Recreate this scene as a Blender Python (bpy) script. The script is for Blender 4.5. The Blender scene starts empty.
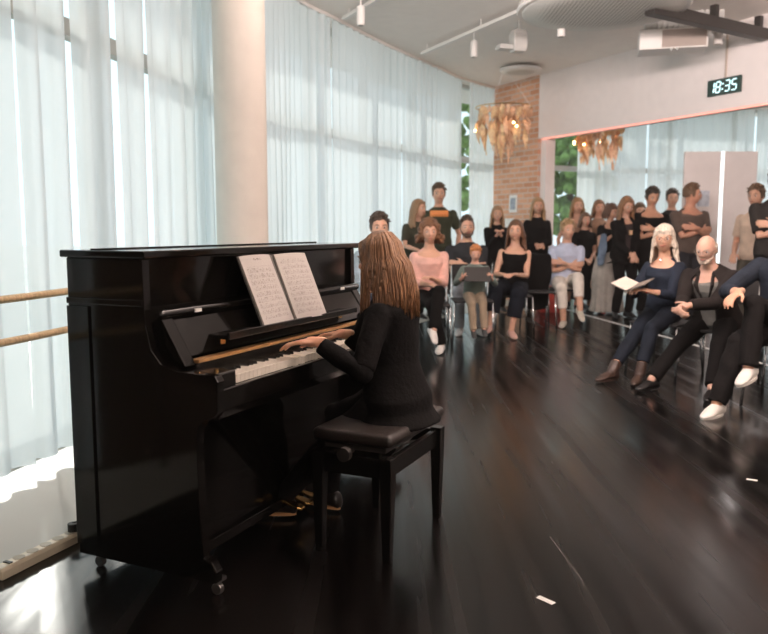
import bpy, bmesh, math, random
import numpy as np
from mathutils import Vector, Matrix, noise as mnoise

random.seed(7)
rng = np.random.default_rng(7)
sc = bpy.context.scene
COL = sc.collection

# ------------------------------------------------------------------ camera
cam_d = bpy.data.cameras.new('camera')
cam = bpy.data.objects.new('camera', cam_d)
COL.objects.link(cam)
cam_d.sensor_width = 36.0
cam_d.lens = 36.0 * 780 / 768
cam.location = (0, 0, 1.22)
cam.rotation_euler = (math.radians(90) - math.atan(89 / 780), 0, 0)
cam_d.clip_end = 200
cam_d.dof.use_dof = True
cam_d.dof.focus_distance = 3.3
cam_d.dof.aperture_fstop = 3.2
sc.camera = cam

# ------------------------------------------------------------------ world, sun, exposure
world = bpy.data.worlds.new('world')
sc.world = world
world.use_nodes = True
wn = world.node_tree
bg = wn.nodes['Background']
bg.inputs[0].default_value = (0.78, 0.92, 1.0, 1)
bg.inputs[1].default_value = 1.5

sun_d = bpy.data.lights.new('sun', 'SUN')
sun_d.energy = 1.7
sun_d.angle = math.radians(2.5)
sun_d.color = (1.0, 0.95, 0.88)
sun = bpy.data.objects.new('sun', sun_d)
COL.objects.link(sun)
sun.rotation_euler = Vector((0.43, -0.90, -0.42)).to_track_quat('-Z', 'Y').to_euler()
sun.location = (-6, 14, 7)

sc.view_settings.view_transform = 'Standard'
sc.view_settings.look = 'None'
sc.view_settings.exposure = 0.0
sc.view_settings.gamma = 1.0
sc.view_settings.use_curve_mapping = False
sc.cycles.max_bounces = 8
sc.cycles.diffuse_bounces = 4
sc.cycles.transparent_max_bounces = 12
sc.cycles.sample_clamp_indirect = 6
sc.cycles.use_denoising = True
sc.cycles.caustics_reflective = False
sc.cycles.caustics_refractive = False


def area_light(name, loc, size, energy, color, direction=(0, 0, -1), sy=None):
    d = bpy.data.lights.new(name, 'AREA')
    d.energy = energy; d.color = color; d.size = size
    if sy:
        d.shape = 'RECTANGLE'; d.size_y = sy
    o = bpy.data.objects.new(name, d); COL.objects.link(o)
    o.location = loc
    o.rotation_euler = Vector(direction).to_track_quat('-Z', 'Y').to_euler()
    return o

# added fill lights, no actual fixtures: behind the camera, under the ceiling, beyond the bulkhead
area_light('rear_fill', (4.2, -3.7, 2.95), 7.0, 190, (1.0, 0.84, 0.76), (0.05, 1, .35), .9)
area_light('ceiling_fill', (2.6, 2.0, 3.05), 3.0, 470, (1.0, 0.82, 0.77), (.25, .5, .95), .6)
area_light('ceiling_fill', (.2, 4.0, 3.15), 2.6, 250, (1.0, 0.83, 0.79), (.85, .5, .34), .6)
area_light('foyer_fill', (6.2, 12.8, 3.4), 1.6, 150, (1.0, 0.88, 0.84))

# ------------------------------------------------------------------ materials
def nd(nt, kind, **kw):
    n = nt.nodes.new(kind)
    for k, v in kw.items():
        setattr(n, k, v)
    return n

def mat(name, col, rough=0.6, metal=0.0, bump=0.0, bscale=40, var=0.0, vscale=8, coat=0.0,
        stretch=None, emit=None, estr=1.0, spec=0.5, sheen=0.0, sss=0.0):
    m = bpy.data.materials.new(name); m.use_nodes = True
    nt = m.node_tree; b = nt.nodes['Principled BSDF']
    b.inputs['Base Color'].default_value = (*col, 1)
    b.inputs['Roughness'].default_value = rough
    b.inputs['Metallic'].default_value = metal
    b.inputs['Coat Weight'].default_value = coat
    b.inputs['Coat Roughness'].default_value = 0.04
    b.inputs['Specular IOR Level'].default_value = spec
    b.inputs['Sheen Weight'].default_value = sheen
    if sss:
        b.inputs['Subsurface Weight'].default_value = sss
        b.inputs['Subsurface Radius'].default_value = (0.02, 0.008, 0.004)
        b.inputs['Subsurface Scale'].default_value = 0.5
    if emit:
        b.inputs['Emission Color'].default_value = (*emit, 1)
        b.inputs['Emission Strength'].default_value = estr
    tc = nd(nt, 'ShaderNodeTexCoord')
    mp = nd(nt, 'ShaderNodeMapping')
    nt.links.new(tc.outputs['Object'], mp.inputs[0])
    if stretch:
        mp.inputs['Scale'].default_value = stretch
    if var:
        n = nd(nt, 'ShaderNodeTexNoise'); n.inputs['Scale'].default_value = vscale
        n.inputs['Detail'].default_value = 5
        nt.links.new(mp.outputs[0], n.inputs['Vector'])
        mx = nd(nt, 'ShaderNodeMix', data_type='RGBA')
        mx.inputs['A'].default_value = (*[c * (1 - var) for c in col], 1)
        mx.inputs['B'].default_value = (*[min(1, c * (1 + var)) for c in col], 1)
        rp = nd(nt, 'ShaderNodeMapRange'); rp.inputs[1].default_value = .3; rp.inputs[2].default_value = .7
        nt.links.new(n.outputs[0], rp.inputs[0]); nt.links.new(rp.outputs[0], mx.inputs['Factor'])
        nt.links.new(mx.outputs['Result'], b.inputs['Base Color'])
    if bump:
        n = nd(nt, 'ShaderNodeTexNoise'); n.inputs['Scale'].default_value = bscale
        n.inputs['Detail'].default_value = 4
        nt.links.new(mp.outputs[0], n.inputs['Vector'])
        bp = nd(nt, 'ShaderNodeBump'); bp.inputs['Strength'].default_value = bump
        bp.inputs['Distance'].default_value = 0.01
        nt.links.new(n.outputs[0], bp.inputs['Height']); nt.links.new(bp.outputs[0], b.inputs['Normal'])
    return m

MC = {}
def cm(col, kind='cloth'):
    """cached material of one colour: cloth, skin, hair, shoe"""
    k = (col, kind)
    if k not in MC:
        if kind == 'cloth':
            MC[k] = mat('cloth', col, .9, bump=.35, bscale=60, var=.12, vscale=14, spec=.12, sheen=.0 if max(col) < .08 else .1)
        elif kind == 'skin':
            MC[k] = mat('skin', col, .5, bump=.1, bscale=90, var=.07, vscale=18, sss=.12, spec=.35)
        elif kind == 'hair':
            MC[k] = mat('hair', col, .45, bump=.8, bscale=30, var=.35, vscale=22, stretch=(6, 6, .7), spec=.4)
        elif kind == 'denim':
            MC[k] = mat('denim', col, .8, bump=.4, bscale=70, var=.35, vscale=9, spec=.2)
        elif kind == 'shoe':
            MC[k] = mat('shoe', col, .4, bump=.1, bscale=60, var=.08)
    return MC[k]

M_lacq = mat('black_piano_lacquer', (.004, .0035, .003), .09, spec=.33, bump=.012, bscale=3)
M_satin = mat('black_satin_lacquer', (.006, .0055, .005), .25, spec=.35)
M_ivory = mat('ivory_key', (.78, .72, .62), .25, spec=.5)
M_ivside = mat('key_front', (.42, .37, .32), .4)
M_ebony = mat('ebony_key', (.012, .011, .01), .25)
M_brass = mat('brass', (.80, .50, .18), .25, metal=1)
M_gold = mat('gilt_wood_rail', (.36, .20, .08), .35, var=.25, vscale=30, stretch=(1, 1, 1), metal=.3)
M_chrome = mat('chrome', (.75, .76, .76), .12, metal=1)
M_steel = mat('castor_steel', (.22, .21, .20), .4, metal=1)
M_leather = mat('black_leather', (.018, .014, .012), .35, bump=.25, bscale=120, spec=.5)
M_paint = mat('white_paint', (.86, .80, .77), .7, bump=.05, bscale=60, var=.03)
M_ceil = mat('ceiling_paint', (.90, .84, .78), .85, bump=.1, bscale=90, var=.03)
M_column = mat('column_plaster', (.80, .75, .68), .7, bump=.05, bscale=40, var=.03)
M_grey = mat('grey_metal', (.55, .55, .52), .45, var=.05)
M_lgrey = mat('white_metal', (.80, .78, .74), .4)
M_blackm = mat('black_metal', (.02, .017, .015), .5)
M_wood = mat('handrail_wood', (.46, .34, .19), .45, var=.2, vscale=10, stretch=(8, 8, 1))
M_frame = mat('window_frame', (.48, .48, .45), .5)
M_pale = mat('pale_floor', (.47, .46, .41), .45, spec=.3, var=.05, vscale=2)
M_tape = mat('white_tape', (.85, .85, .82), .6)
M_strip = mat('ivory_plastic', (.70, .62, .46), .4)
M_socket = mat('socket_plastic', (.42, .37, .27), .5)
M_cord = mat('dark_cord', (.04, .04, .035), .5)
M_seat = mat('chair_upholstery', (.03, .028, .028), .8, bump=.2)
M_concrete = mat('paving', (.62, .60, .55), .9, bump=.3, var=.1, vscale=2)
M_leaf = mat('foliage', (.16, .27, .07), .8, var=.5, vscale=6, bump=.4, bscale=12)
M_bark = mat('bark', (.12, .08, .05), .9, bump=.5)
M_led = mat('white_led', (1, 1, 1), .5, emit=(.85, 1, 1), estr=1.6)
M_pink = mat('pink_led', (1, .6, .5), .5, emit=(1, .30, .22), estr=1.1)
M_clockled = mat('clock_led', (.8, 1, 1), .5, emit=(.62, .95, 1), estr=1.5)
M_clock = mat('clock_face', (.02, .055, .045), .3)
M_orange = mat('peach_paper', (1.0, .56, .36), .7, var=.25, vscale=20)
M_orange2 = mat('amber_paper', (1.0, .62, .36), .6, var=.25, vscale=20)
M_bulb = mat('warm_bulb', (1, .8, .5), .5, emit=(1, .50, .18), estr=22)
M_eyew = mat('eye_white', (.70, .66, .62), .2)
M_iris = mat('iris', (.05, .035, .03), .15)
M_lip = mat('lips', (.42, .14, .11), .45)
M_red = mat('red_fabric', (.65, .07, .05), .6)
M_page_plain = mat('paper', (.70, .62, .54), .7)
M_cover = mat('book_cover', (.10, .09, .08), .6)
M_glass_dark = mat('lens_glass', (.35, .35, .35), .05, spec=.6)

def floor_mat():
    m = bpy.data.materials.new('black_dance_mat'); m.use_nodes = True
    nt = m.node_tree; b = nt.nodes['Principled BSDF']
    tc = nd(nt, 'ShaderNodeTexCoord')
    # streaks: noise stretched along one diagonal, varying roughness and tone
    mp = nd(nt, 'ShaderNodeMapping'); mp.inputs['Rotation'].default_value = (0, 0, math.radians(-25.5))
    mp.inputs['Scale'].default_value = (9.0, .20, 1)
    nt.links.new(tc.outputs['Object'], mp.inputs[0])
    n1 = nd(nt, 'ShaderNodeTexNoise'); n1.inputs['Scale'].default_value = 1.3; n1.inputs['Detail'].default_value = 3
    nt.links.new(mp.outputs[0], n1.inputs['Vector'])
    n2 = nd(nt, 'ShaderNodeTexNoise'); n2.inputs['Scale'].default_value = 2.2; n2.inputs['Detail'].default_value = 8
    nt.links.new(tc.outputs['Object'], n2.inputs['Vector'])
    rr = nd(nt, 'ShaderNodeMapRange')
    rr.inputs[1].default_value = .35; rr.inputs[2].default_value = .7
    rr.inputs[3].default_value = .12; rr.inputs[4].default_value = .27
    nt.links.new(n1.outputs[0], rr.inputs[0]); 
    ad = nd(nt, 'ShaderNodeMath', operation='MULTIPLY_ADD')
    nt.links.new(n2.outputs[0], ad.inputs[0]); ad.inputs[1].default_value = .08
    nt.links.new(rr.outputs[0], ad.inputs[2])
    nt.links.new(ad.outputs[0], b.inputs['Roughness'])
    cr = nd(nt, 'ShaderNodeMix', data_type='RGBA')
    cr.inputs['A'].default_value = (.002, .0017, .0015, 1); cr.inputs['B'].default_value = (.006, .0048, .0042, 1)
    ml = nd(nt, 'ShaderNodeMath', operation='MULTIPLY')
    nt.links.new(n1.outputs[0], ml.inputs[0]); nt.links.new(n2.outputs[0], ml.inputs[1])
    r2 = nd(nt, 'ShaderNodeMapRange'); r2.inputs[1].default_value = .12; r2.inputs[2].default_value = .42
    nt.links.new(ml.outputs[0], r2.inputs[0]); nt.links.new(r2.outputs[0], cr.inputs['Factor'])
    nt.links.new(cr.outputs['Result'], b.inputs['Base Color'])
    bp = nd(nt, 'ShaderNodeBump'); bp.inputs['Strength'].default_value = .05; bp.inputs['Distance'].default_value = .004
    n3 = nd(nt, 'ShaderNodeTexNoise'); n3.inputs['Scale'].default_value = 9; n3.inputs['Detail'].default_value = 6
    nt.links.new(tc.outputs['Object'], n3.inputs['Vector'])
    nt.links.new(n3.outputs[0], bp.inputs['Height']); nt.links.new(bp.outputs[0], b.inputs['Normal'])
    b.inputs['Specular IOR Level'].default_value = .30
    return m
M_mat = floor_mat()

def curtain_mat():
    m = bpy.data.materials.new('sheer_curtain'); m.use_nodes = True
    nt = m.node_tree
    for n in list(nt.nodes):
        nt.nodes.remove(n)
    out = nd(nt, 'ShaderNodeOutputMaterial')
    tc = nd(nt, 'ShaderNodeTexCoord')
    nz = nd(nt, 'ShaderNodeTexNoise'); nz.inputs['Scale'].default_value = 260
    nt.links.new(tc.outputs['Object'], nz.inputs['Vector'])
    col = nd(nt, 'ShaderNodeMix', data_type='RGBA')
    col.inputs['A'].default_value = (.80, .86, .87, 1); col.inputs['B'].default_value = (.89, .94, .95, 1)
    nt.links.new(nz.outputs[0], col.inputs['Factor'])
    df = nd(nt, 'ShaderNodeBsdfDiffuse'); tr = nd(nt, 'ShaderNodeBsdfTranslucent'); tp = nd(nt, 'ShaderNodeBsdfTransparent')
    nt.links.new(col.outputs['Result'], df.inputs[0]); nt.links.new(col.outputs['Result'], tr.inputs[0])
    m1 = nd(nt, 'ShaderNodeMixShader'); m1.inputs[0].default_value = .62
    nt.links.new(df.outputs[0], m1.inputs[1]); nt.links.new(tr.outputs[0], m1.inputs[2])
    m2 = nd(nt, 'ShaderNodeMixShader'); m2.inputs[0].default_value = .09
    nt.links.new(m1.outputs[0], m2.inputs[1]); nt.links.new(tp.outputs[0], m2.inputs[2])
    nt.links.new(m2.outputs[0], out.inputs[0])
    return m
M_curtain = curtain_mat()

def glass_mat():
    m = bpy.data.materials.new('window_glass'); m.use_nodes = True
    nt = m.node_tree
    for n in list(nt.nodes):
        nt.nodes.remove(n)
    out = nd(nt, 'ShaderNodeOutputMaterial')
    tp = nd(nt, 'ShaderNodeBsdfTransparent'); tp.inputs[0].default_value = (.95, .98, .97, 1)
    gl = nd(nt, 'ShaderNodeBsdfGlossy'); gl.inputs['Roughness'].default_value = .02
    mx = nd(nt, 'ShaderNodeMixShader'); mx.inputs[0].default_value = .06
    nt.links.new(tp.outputs[0], mx.inputs[1]); nt.links.new(gl.outputs[0], mx.inputs[2])
    nt.links.new(mx.outputs[0], out.inputs[0])
    return m
M_glass = glass_mat()

def brick_mat():
    m = bpy.data.materials.new('brick'); m.use_nodes = True
    nt = m.node_tree; b = nt.nodes['Principled BSDF']
    tc = nd(nt, 'ShaderNodeTexCoord')
    sp = nd(nt, 'ShaderNodeSeparateXYZ'); nt.links.new(tc.outputs['Object'], sp.inputs[0])
    cb = nd(nt, 'ShaderNodeCombineXYZ')
    nt.links.new(sp.outputs['X'], cb.inputs['X']); nt.links.new(sp.outputs['Z'], cb.inputs['Y'])
    br = nd(nt, 'ShaderNodeTexBrick'); nt.links.new(cb.outputs[0], br.inputs['Vector'])
    br.inputs['Color1'].default_value = (.58, .27, .15, 1); br.inputs['Color2'].default_value = (.74, .42, .27, 1)
    br.inputs['Mortar'].default_value = (.62, .50, .42, 1)
    br.inputs['Scale'].default_value = 1; br.inputs['Brick Width'].default_value = .24
    br.inputs['Row Height'].default_value = .085; br.inputs['Mortar Size'].default_value = .010
    nt.links.new(br.outputs[0], b.inputs['Base Color']); b.inputs['Roughness'].default_value = .9
    return m
M_brick = brick_mat()

def grille_mat():
    m = bpy.data.materials.new('perforated_metal'); m.use_nodes = True
    nt = m.node_tree; b = nt.nodes['Principled BSDF']
    tc = nd(nt, 'ShaderNodeTexCoord')
    vo = nd(nt, 'ShaderNodeTexVoronoi'); vo.inputs['Scale'].default_value = 26; vo.inputs['Randomness'].default_value = 0
    nt.links.new(tc.outputs['Object'], vo.inputs['Vector'])
    mr = nd(nt, 'ShaderNodeMapRange'); mr.inputs[1].default_value = .25; mr.inputs[2].default_value = .4
    nt.links.new(vo.outputs['Distance'], mr.inputs[0])
    mx = nd(nt, 'ShaderNodeMix', data_type='RGBA')
    mx.inputs['A'].default_value = (.30, .29, .25, 1); mx.inputs['B'].default_value = (.80, .78, .72, 1)
    nt.links.new(mr.outputs[0], mx.inputs['Factor']); nt.links.new(mx.outputs['Result'], b.inputs['Base Color'])
    b.inputs['Roughness'].default_value = .6
    return m
M_grille = grille_mat()

def page_mat(seed):
    """paper printed with staves, notes and a heading"""
    m = bpy.data.materials.new('printed_page'); m.use_nodes = True
    nt = m.node_tree; b = nt.nodes['Principled BSDF']; b.inputs['Roughness'].default_value = .7
    L = nt.links.new
    def math_(op, a, c=None, v=None):
        n = nd(nt, 'ShaderNodeMath', operation=op)
        for i, q in enumerate((a, c)):
            if q is None: continue
            if isinstance(q, (int, float)): n.inputs[i].default_value = q
            else: L(q, n.inputs[i])
        return n.outputs[0]
    tc = nd(nt, 'ShaderNodeTexCoord'); sp = nd(nt, 'ShaderNodeSeparateXYZ'); L(tc.outputs['Object'], sp.inputs[0])
    x, z = sp.outputs['X'], sp.outputs['Z']
    # staff period 0.022, five lines inside the first 60 %
    f = math_('FRACT', math_('DIVIDE', math_('ADD', z, seed * .003), .024))
    inst = math_('LESS_THAN', f, .55)
    fl = math_('FRACT', math_('MULTIPLY', f, 9.0))
    line = math_('MULTIPLY', inst, math_('LESS_THAN', fl, .30))
    nz = nd(nt, 'ShaderNodeTexNoise'); nz.inputs['Scale'].default_value = 190; nz.inputs['Detail'].default_value = 1
    mp = nd(nt, 'ShaderNodeMapping'); mp.inputs['Location'].default_value = (seed, 0, seed); L(tc.outputs['Object'], mp.inputs[0])
    mp.inputs['Scale'].default_value = (1.0, 1, .7)
    L(mp.outputs[0], nz.inputs['Vector'])
    notes = math_('MULTIPLY', math_('GREATER_THAN', nz.outputs[0], .565), math_('LESS_THAN', f, .80))
    ink = math_('MAXIMUM', math_('MULTIPLY', line, .30), math_('MULTIPLY', notes, .50))
    # margins
    zin = math_('MULTIPLY', math_('GREATER_THAN', z, .025), math_('LESS_THAN', z, .238 if seed < 5 else .262))
    xin = math_('MULTIPLY', math_('GREATER_THAN', x, .016), math_('LESS_THAN', x, .198))
    ink = math_('MULTIPLY', ink, math_('MULTIPLY', zin, xin))
    tit = math_('MULTIPLY', math_('MULTIPLY', math_('GREATER_THAN', z, .262), math_('LESS_THAN', z, .270)),
                math_('MULTIPLY', math_('GREATER_THAN', x, .08), math_('LESS_THAN', x, .135)))
    if seed < 5:
        ink = math_('MAXIMUM', ink, math_('MULTIPLY', tit, math_('GREATER_THAN', nz.outputs[0], .5)))
    mx = nd(nt, 'ShaderNodeMix', data_type='RGBA')
    mx.inputs['A'].default_value = (.43, .40, .37, 1); mx.inputs['B'].default_value = (.12, .10, .09, 1)
    L(ink, mx.inputs['Factor']); L(mx.outputs['Result'], b.inputs['Base Color'])
    return m

# ------------------------------------------------------------------ mesh helpers
class MB:
    def __init__(s):
        s.v = []; s.f = []; s.mi = []
    def add(s, vs, fs, mi=0):
        o = len(s.v); s.v += [tuple(p) for p in vs]; s.f += [tuple(i + o for i in f) for f in fs]; s.mi += [mi] * len(fs)
        return s
    def box(s, a, b, rot=None, mi=0):
        x0, y0, z0 = a; x1, y1, z1 = b
        vs = [(x0, y0, z0), (x1, y0, z0), (x1, y1, z0), (x0, y1, z0), (x0, y0, z1), (x1, y0, z1), (x1, y1, z1), (x0, y1, z1)]
        if rot is not None:
            vs = [rot @ Vector(p) for p in vs]
        return s.add(vs, [(0, 3, 2, 1), (4, 5, 6, 7), (0, 1, 5, 4), (1, 2, 6, 5), (2, 3, 7, 6), (3, 0, 4, 7)], mi)
    def rings(s, rings, cap=True, mi=0):
        n = len(rings[0]); vs = [p for r in rings for p in r]; fs = []
        for i in range(len(rings) - 1):
            for j in range(n):
                k = (j + 1) % n
                fs.append((i * n + j, i * n + k, (i + 1) * n + k, (i + 1) * n + j))
        if cap:
            fs.append(tuple(range(n - 1, -1, -1))); b = (len(rings) - 1) * n
            fs.append(tuple(b + j for j in range(n)))
        return s.add(vs, fs, mi)
    def tube(s, pts, radii, n=10, round_ends=False, mi=0):
        pts = [Vector(p) for p in pts]
        if isinstance(radii, (int, float)): radii = [radii] * len(pts)
        P = list(pts); R = list(radii)
        if round_ends:
            d0 = (pts[0] - pts[1]).normalized(); d1 = (pts[-1] - pts[-2]).normalized()
            pre = [(pts[0] + d0 * R[0] * math.sin(a), R[0] * math.cos(a)) for a in (1.35, .9, .45)]
            post = [(pts[-1] + d1 * R[-1] * math.sin(a), R[-1] * math.cos(a)) for a in (.45, .9, 1.35)]
            P = [p for p, _ in pre] + P + [p for p, _ in post]; R = [r for _, r in pre] + R + [r for _, r in post]
        rings = []; u = None
        for i, p in enumerate(P):
            t = (P[min(i + 1, len(P) - 1)] - P[max(i - 1, 0)])
            if t.length < 1e-9: t = Vector((0, 0, 1))
            t.normalize()
            if u is None:
                u = t.orthogonal().normalized()
            u = (u - t * u.dot(t))
            if u.length < 1e-6: u = t.orthogonal()
            u.normalize(); w = t.cross(u)
            rings.append([p + (u * math.cos(2 * math.pi * k / n) + w * math.sin(2 * math.pi * k / n)) * R[i] for k in range(n)])
        return s.rings(rings, True, mi)
    def ball(s, c, r, n=12, m=8, mi=0, M=None):
        if isinstance(r, (int, float)): r = (r, r, r)
        vs = []; fs = []
        for i in range(1, m):
            th = math.pi * i / m
            for j in range(n):
                ph = 2 * math.pi * j / n
                q = Vector((r[0] * math.sin(th) * math.cos(ph), r[1] * math.sin(th) * math.sin(ph), r[2] * math.cos(th)))
                if M is not None: q = M @ q
                vs.append(Vector(c) + q)
        t = Vector((0, 0, r[2])); t = M @ t if M is not None else t
        vs.append(Vector(c) + t); vs.append(Vector(c) - t); T = len(vs) - 2
        for i in range(m - 2):
            for j in range(n):
                k = (j + 1) % n
                fs.append((i * n + j, (i + 1) * n + j, (i + 1) * n + k, i * n + k))
        for j in range(n):
            k = (j + 1) % n
            fs.append((T, j, k)); fs.append((T + 1, (m - 2) * n + k, (m - 2) * n + j))
        return s.add(vs, fs, mi)
    def mesh(s, name):
        me = bpy.data.meshes.new(name); me.from_pydata([tuple(p) for p in s.v], [], s.f)
        me.polygons.foreach_set('material_index', s.mi); me.update()
        return me
    def build(s, name, mats, parent=None, smooth=False, bevel=0, loc=None, rotz=None, segs=2):
        me = s.mesh(name)
        for m in (mats if isinstance(mats, (list, tuple)) else [mats]): me.materials.append(m)
        if smooth: me.polygons.foreach_set('use_smooth', [True] * len(me.polygons))
        o = bpy.data.objects.new(name, me); COL.objects.link(o); o.parent = parent
        if loc is not None: o.location = loc
        if rotz is not None: o.rotation_euler = (0, 0, rotz)
        if bevel:
            b = o.modifiers.new('bevel', 'BEVEL'); b.width = bevel; b.segments = segs; b.limit_method = 'ANGLE'
            b.angle_limit = math.radians(40); b.harden_normals = False
        if smooth == 'auto':
            pass
        return o

def tag(o, label=None, cat=None, group=None, kind=None):
    if label: o['label'] = label
    if cat: o['category'] = cat
    if group: o['group'] = group
    if kind: o['kind'] = kind
    return o

def thing(name, label, cat, loc=(0, 0, 0), rz=0, group=None):
    o = bpy.data.objects.new(name, None); COL.objects.link(o)
    o.empty_display_size = .1
    o.location = loc; o.rotation_euler = (0, 0, rz)
    return tag(o, label, cat, group)

def remeshed(mb, name, mats, parent, voxel, smooth=2, wrinkle=0, wscale=9, seed=0):
    me = mb.mesh(name + '_raw')
    o = bpy.data.objects.new('tmp', me); COL.objects.link(o)
    r = o.modifiers.new('r', 'REMESH'); r.mode = 'VOXEL'; r.voxel_size = voxel
    if smooth:
        s = o.modifiers.new('s', 'SMOOTH'); s.iterations = smooth; s.factor = .5
    dg = bpy.context.evaluated_depsgraph_get()
    ev = o.evaluated_get(dg)
    nm = bpy.data.meshes.new_from_object(ev, depsgraph=dg)
    bpy.data.objects.remove(o); bpy.data.meshes.remove(me)
    nm.name = name; nm.materials.clear()
    for m in (mats if isinstance(mats, (list, tuple)) else [mats]): nm.materials.append(m)
    n = len(nm.vertices)
    if wrinkle and n:
        co = np.empty(n * 3, np.float32); nm.vertices.foreach_get('co', co); co = co.reshape(-1, 3)
        no = np.empty(n * 3, np.float32); nm.vertices.foreach_get('normal', no); no = no.reshape(-1, 3)
        r2 = np.random.default_rng(seed); h = np.zeros(n)
        for k in range(9):
            d = r2.normal(size=3); d /= np.linalg.norm(d); f = wscale * (1.0 + 3.0 * r2.random())
            d2 = r2.normal(size=3) * 4
            h += np.sin(co @ d * f * 2 + 1.6 * np.sin(co @ d2) + r2.random() * 6) / (1 + k * .25)
        h /= 3.0
        h = np.sign(h) * np.abs(h) ** .8
        co = co + no * (h * wrinkle)[:, None]
        nm.vertices.foreach_set('co', co.astype(np.float32).ravel())
    nm.polygons.foreach_set('use_smooth', [True] * len(nm.polygons))
    nm.update()
    ob = bpy.data.objects.new(name, nm); COL.objects.link(ob); ob.parent = parent
    return ob

def interp(pts, t):
    """Catmull-Rom through pts, t in 0..1 by index"""
    n = len(pts) - 1; x = t * n; i = min(int(x), n - 1); f = x - i
    p = [Vector(pts[max(0, min(n, k))]) for k in (i - 1, i, i + 1, i + 2)]
    return 0.5 * ((2 * p[1]) + (p[2] - p[0]) * f + (2 * p[0] - 5 * p[1] + 4 * p[2] - p[3]) * f * f + (3 * p[1] - p[0] - 3 * p[2] + p[3]) * f ** 3)

def dense(pts, step=.02):
    N = 400; P = [interp([(*p, 0) for p in pts], i / N) for i in range(N + 1)]
    s = [0]
    for a, b in zip(P, P[1:]): s.append(s[-1] + (b - a).length)
    out = []; t = 0; k = 0
    while t <= s[-1]:
        while k < N - 1 and s[k + 1] < t: k += 1
        f = (t - s[k]) / max(1e-9, s[k + 1] - s[k]); out.append(P[k].lerp(P[k + 1], f)); t += step
    return out

# ------------------------------------------------------------------ room shell
ZC = 3.6
curve_pts = [(-2.9, -4.0), (-2.55, -1.0), (-2.3, 1.0), (-2.06, 2.4), (-1.80, 3.53), (-1.64, 4.2), (-1.46, 5.2), (-1.28, 6.3), (-1.09, 7.5),
             (-.883, 8.5), (-.60, 9.1), (-.27, 9.85), (.215, 10.84), (.84, 12.0), (1.28, 12.85), (1.98, 13.75)]
far_pts = [(1.98, 13.75), (2.5, 14.35), (3.2, 14.9), (4.2, 15.4), (5.6, 15.8), (7.6, 15.9), (10.0, 15.4)]
path = dense(curve_pts); fpath = dense(far_pts)

def normal_out(P, i):
    t = (P[min(i + 1, len(P) - 1)] - P[max(0, i - 1)]).normalized()
    return Vector((-t.y, t.x, 0))

# pale floor underneath everything, dance mat on it
fm = MB(); fm.box((-4.0, -4, -.12), (11, 17, -.004))
tag(fm.build('floor', M_pale), kind='structure')
mat_pts = [(-2.3, -4), (-1.95, 1.0), (-1.62, 2.0), (-1.36, 2.60), (-1.20, 2.96), (-.95, 3.7), (-.74, 4.7), (-.58, 6.0), (-.40, 7.4), (-.12, 8.7),
           (.55, 10.2), (1.5, 11.6), (2.4, 12.9), (3.6, 13.9), (10.9, 14.3), (10.9, -4)]
def slab_rows(name, left, xr, z0, z1, m, cols=12):
    """flat slab between a left outline (x, y rising) and a straight right side"""
    mb = MB(); C = cols + 1; vs = []; fs = []
    for z in (z0, z1):
        for x, y in left:
            for c in range(C): vs.append((x + (xr - x) * c / cols, y, z))
    R_ = len(left); T = R_ * C
    for r in range(R_ - 1):
        for c in range(cols):
            a = r * C + c; fs.append((a, a + C, a + C + 1, a + 1)); fs.append((T + a, T + a + 1, T + a + C + 1, T + a + C))
        for a in (r * C, r * C + cols):
            fs.append((a, a + C, T + a + C, T + a) if a != r * C else (a, T + a, T + a + C, a + C))
    mb.add(vs, fs); o = mb.build(name, m)
    return tag(o, kind='structure')
left_ = [(x, y) for x, y in mat_pts[:-2]] + [(3.9, 14.2)]
left2 = []
for (x0, y0), (x1, y1) in zip(left_, left_[1:]):
    nn_ = max(1, int((y1 - y0) / .6))
    left2 += [(x0 + (x1 - x0) * q / nn_, y0 + (y1 - y0) * q / nn_) for q in range(nn_)]
slab_rows('floor_mat', left2 + [left_[-1]], 10.9, -.004, 0, M_mat)

outer = [(p + normal_out(path, i * 20) * .5) for i, p in enumerate(path[::20])]
outer2 = [(p + normal_out(fpath, i * 20) * .5) for i, p in enumerate(fpath[::20])]
lo = []
for q in outer + outer2:
    if not lo or q.y > lo[-1][1] + .02: lo.append((q.x, q.y))
slab_rows('ceiling', lo, 11.1, ZC, ZC + .2, M_ceil)
# closed walls behind the camera and on the right
w = MB(); w.box((-3.3, -4.0, 0), (-2.2, 2.22, ZC)); tag(w.build('wall_left', mat('brown_wall', (.10, .075, .055), .7)), kind='structure')
# closed walls behind the camera and on the right
w = MB(); w.box((-3.6, -4.2, 0), (11.2, -4, ZC)); tag(w.build('wall_back', M_paint), kind='structure')
w = MB(); w.box((11, -4, 0), (11.2, 16, ZC)); tag(w.build('wall_right', M_paint), kind='structure')

# roof overhang outside
def strip_slab(name, P, i0, i1, off0, off1, z0, z1, m, step=15):
    mb = MB(); idx = list(range(i0, i1, step)) + [i1]
    rings = []
    for i in idx:
        nn = normal_out(P, i); a = P[i] + nn * off0; b = P[i] + nn * off1
        rings.append([(a.x, a.y, z0), (b.x, b.y, z0), (b.x, b.y, z1), (a.x, a.y, z1)])
    mb.rings(rings); o = mb.build(name, m)
    bm_ = bmesh.new(); bm_.from_mesh(o.data); bmesh.ops.recalc_face_normals(bm_, faces=bm_.faces); bm_.to_mesh(o.data); bm_.free()
    return o
o = strip_slab('roof_overhang', path, 0, len(path) - 1, .40, 1.5, 3.62, 3.8, M_paint); tag(o, kind='structure')
o = strip_slab('roof_overhang', fpath, 0, len(fpath) - 1, .40, 1.5, 3.62, 3.8, M_paint); tag(o, kind='structure')

def s_at0(y): return min(range(len(path)), key=lambda i: abs(path[i].y - y)) * .02
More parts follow.
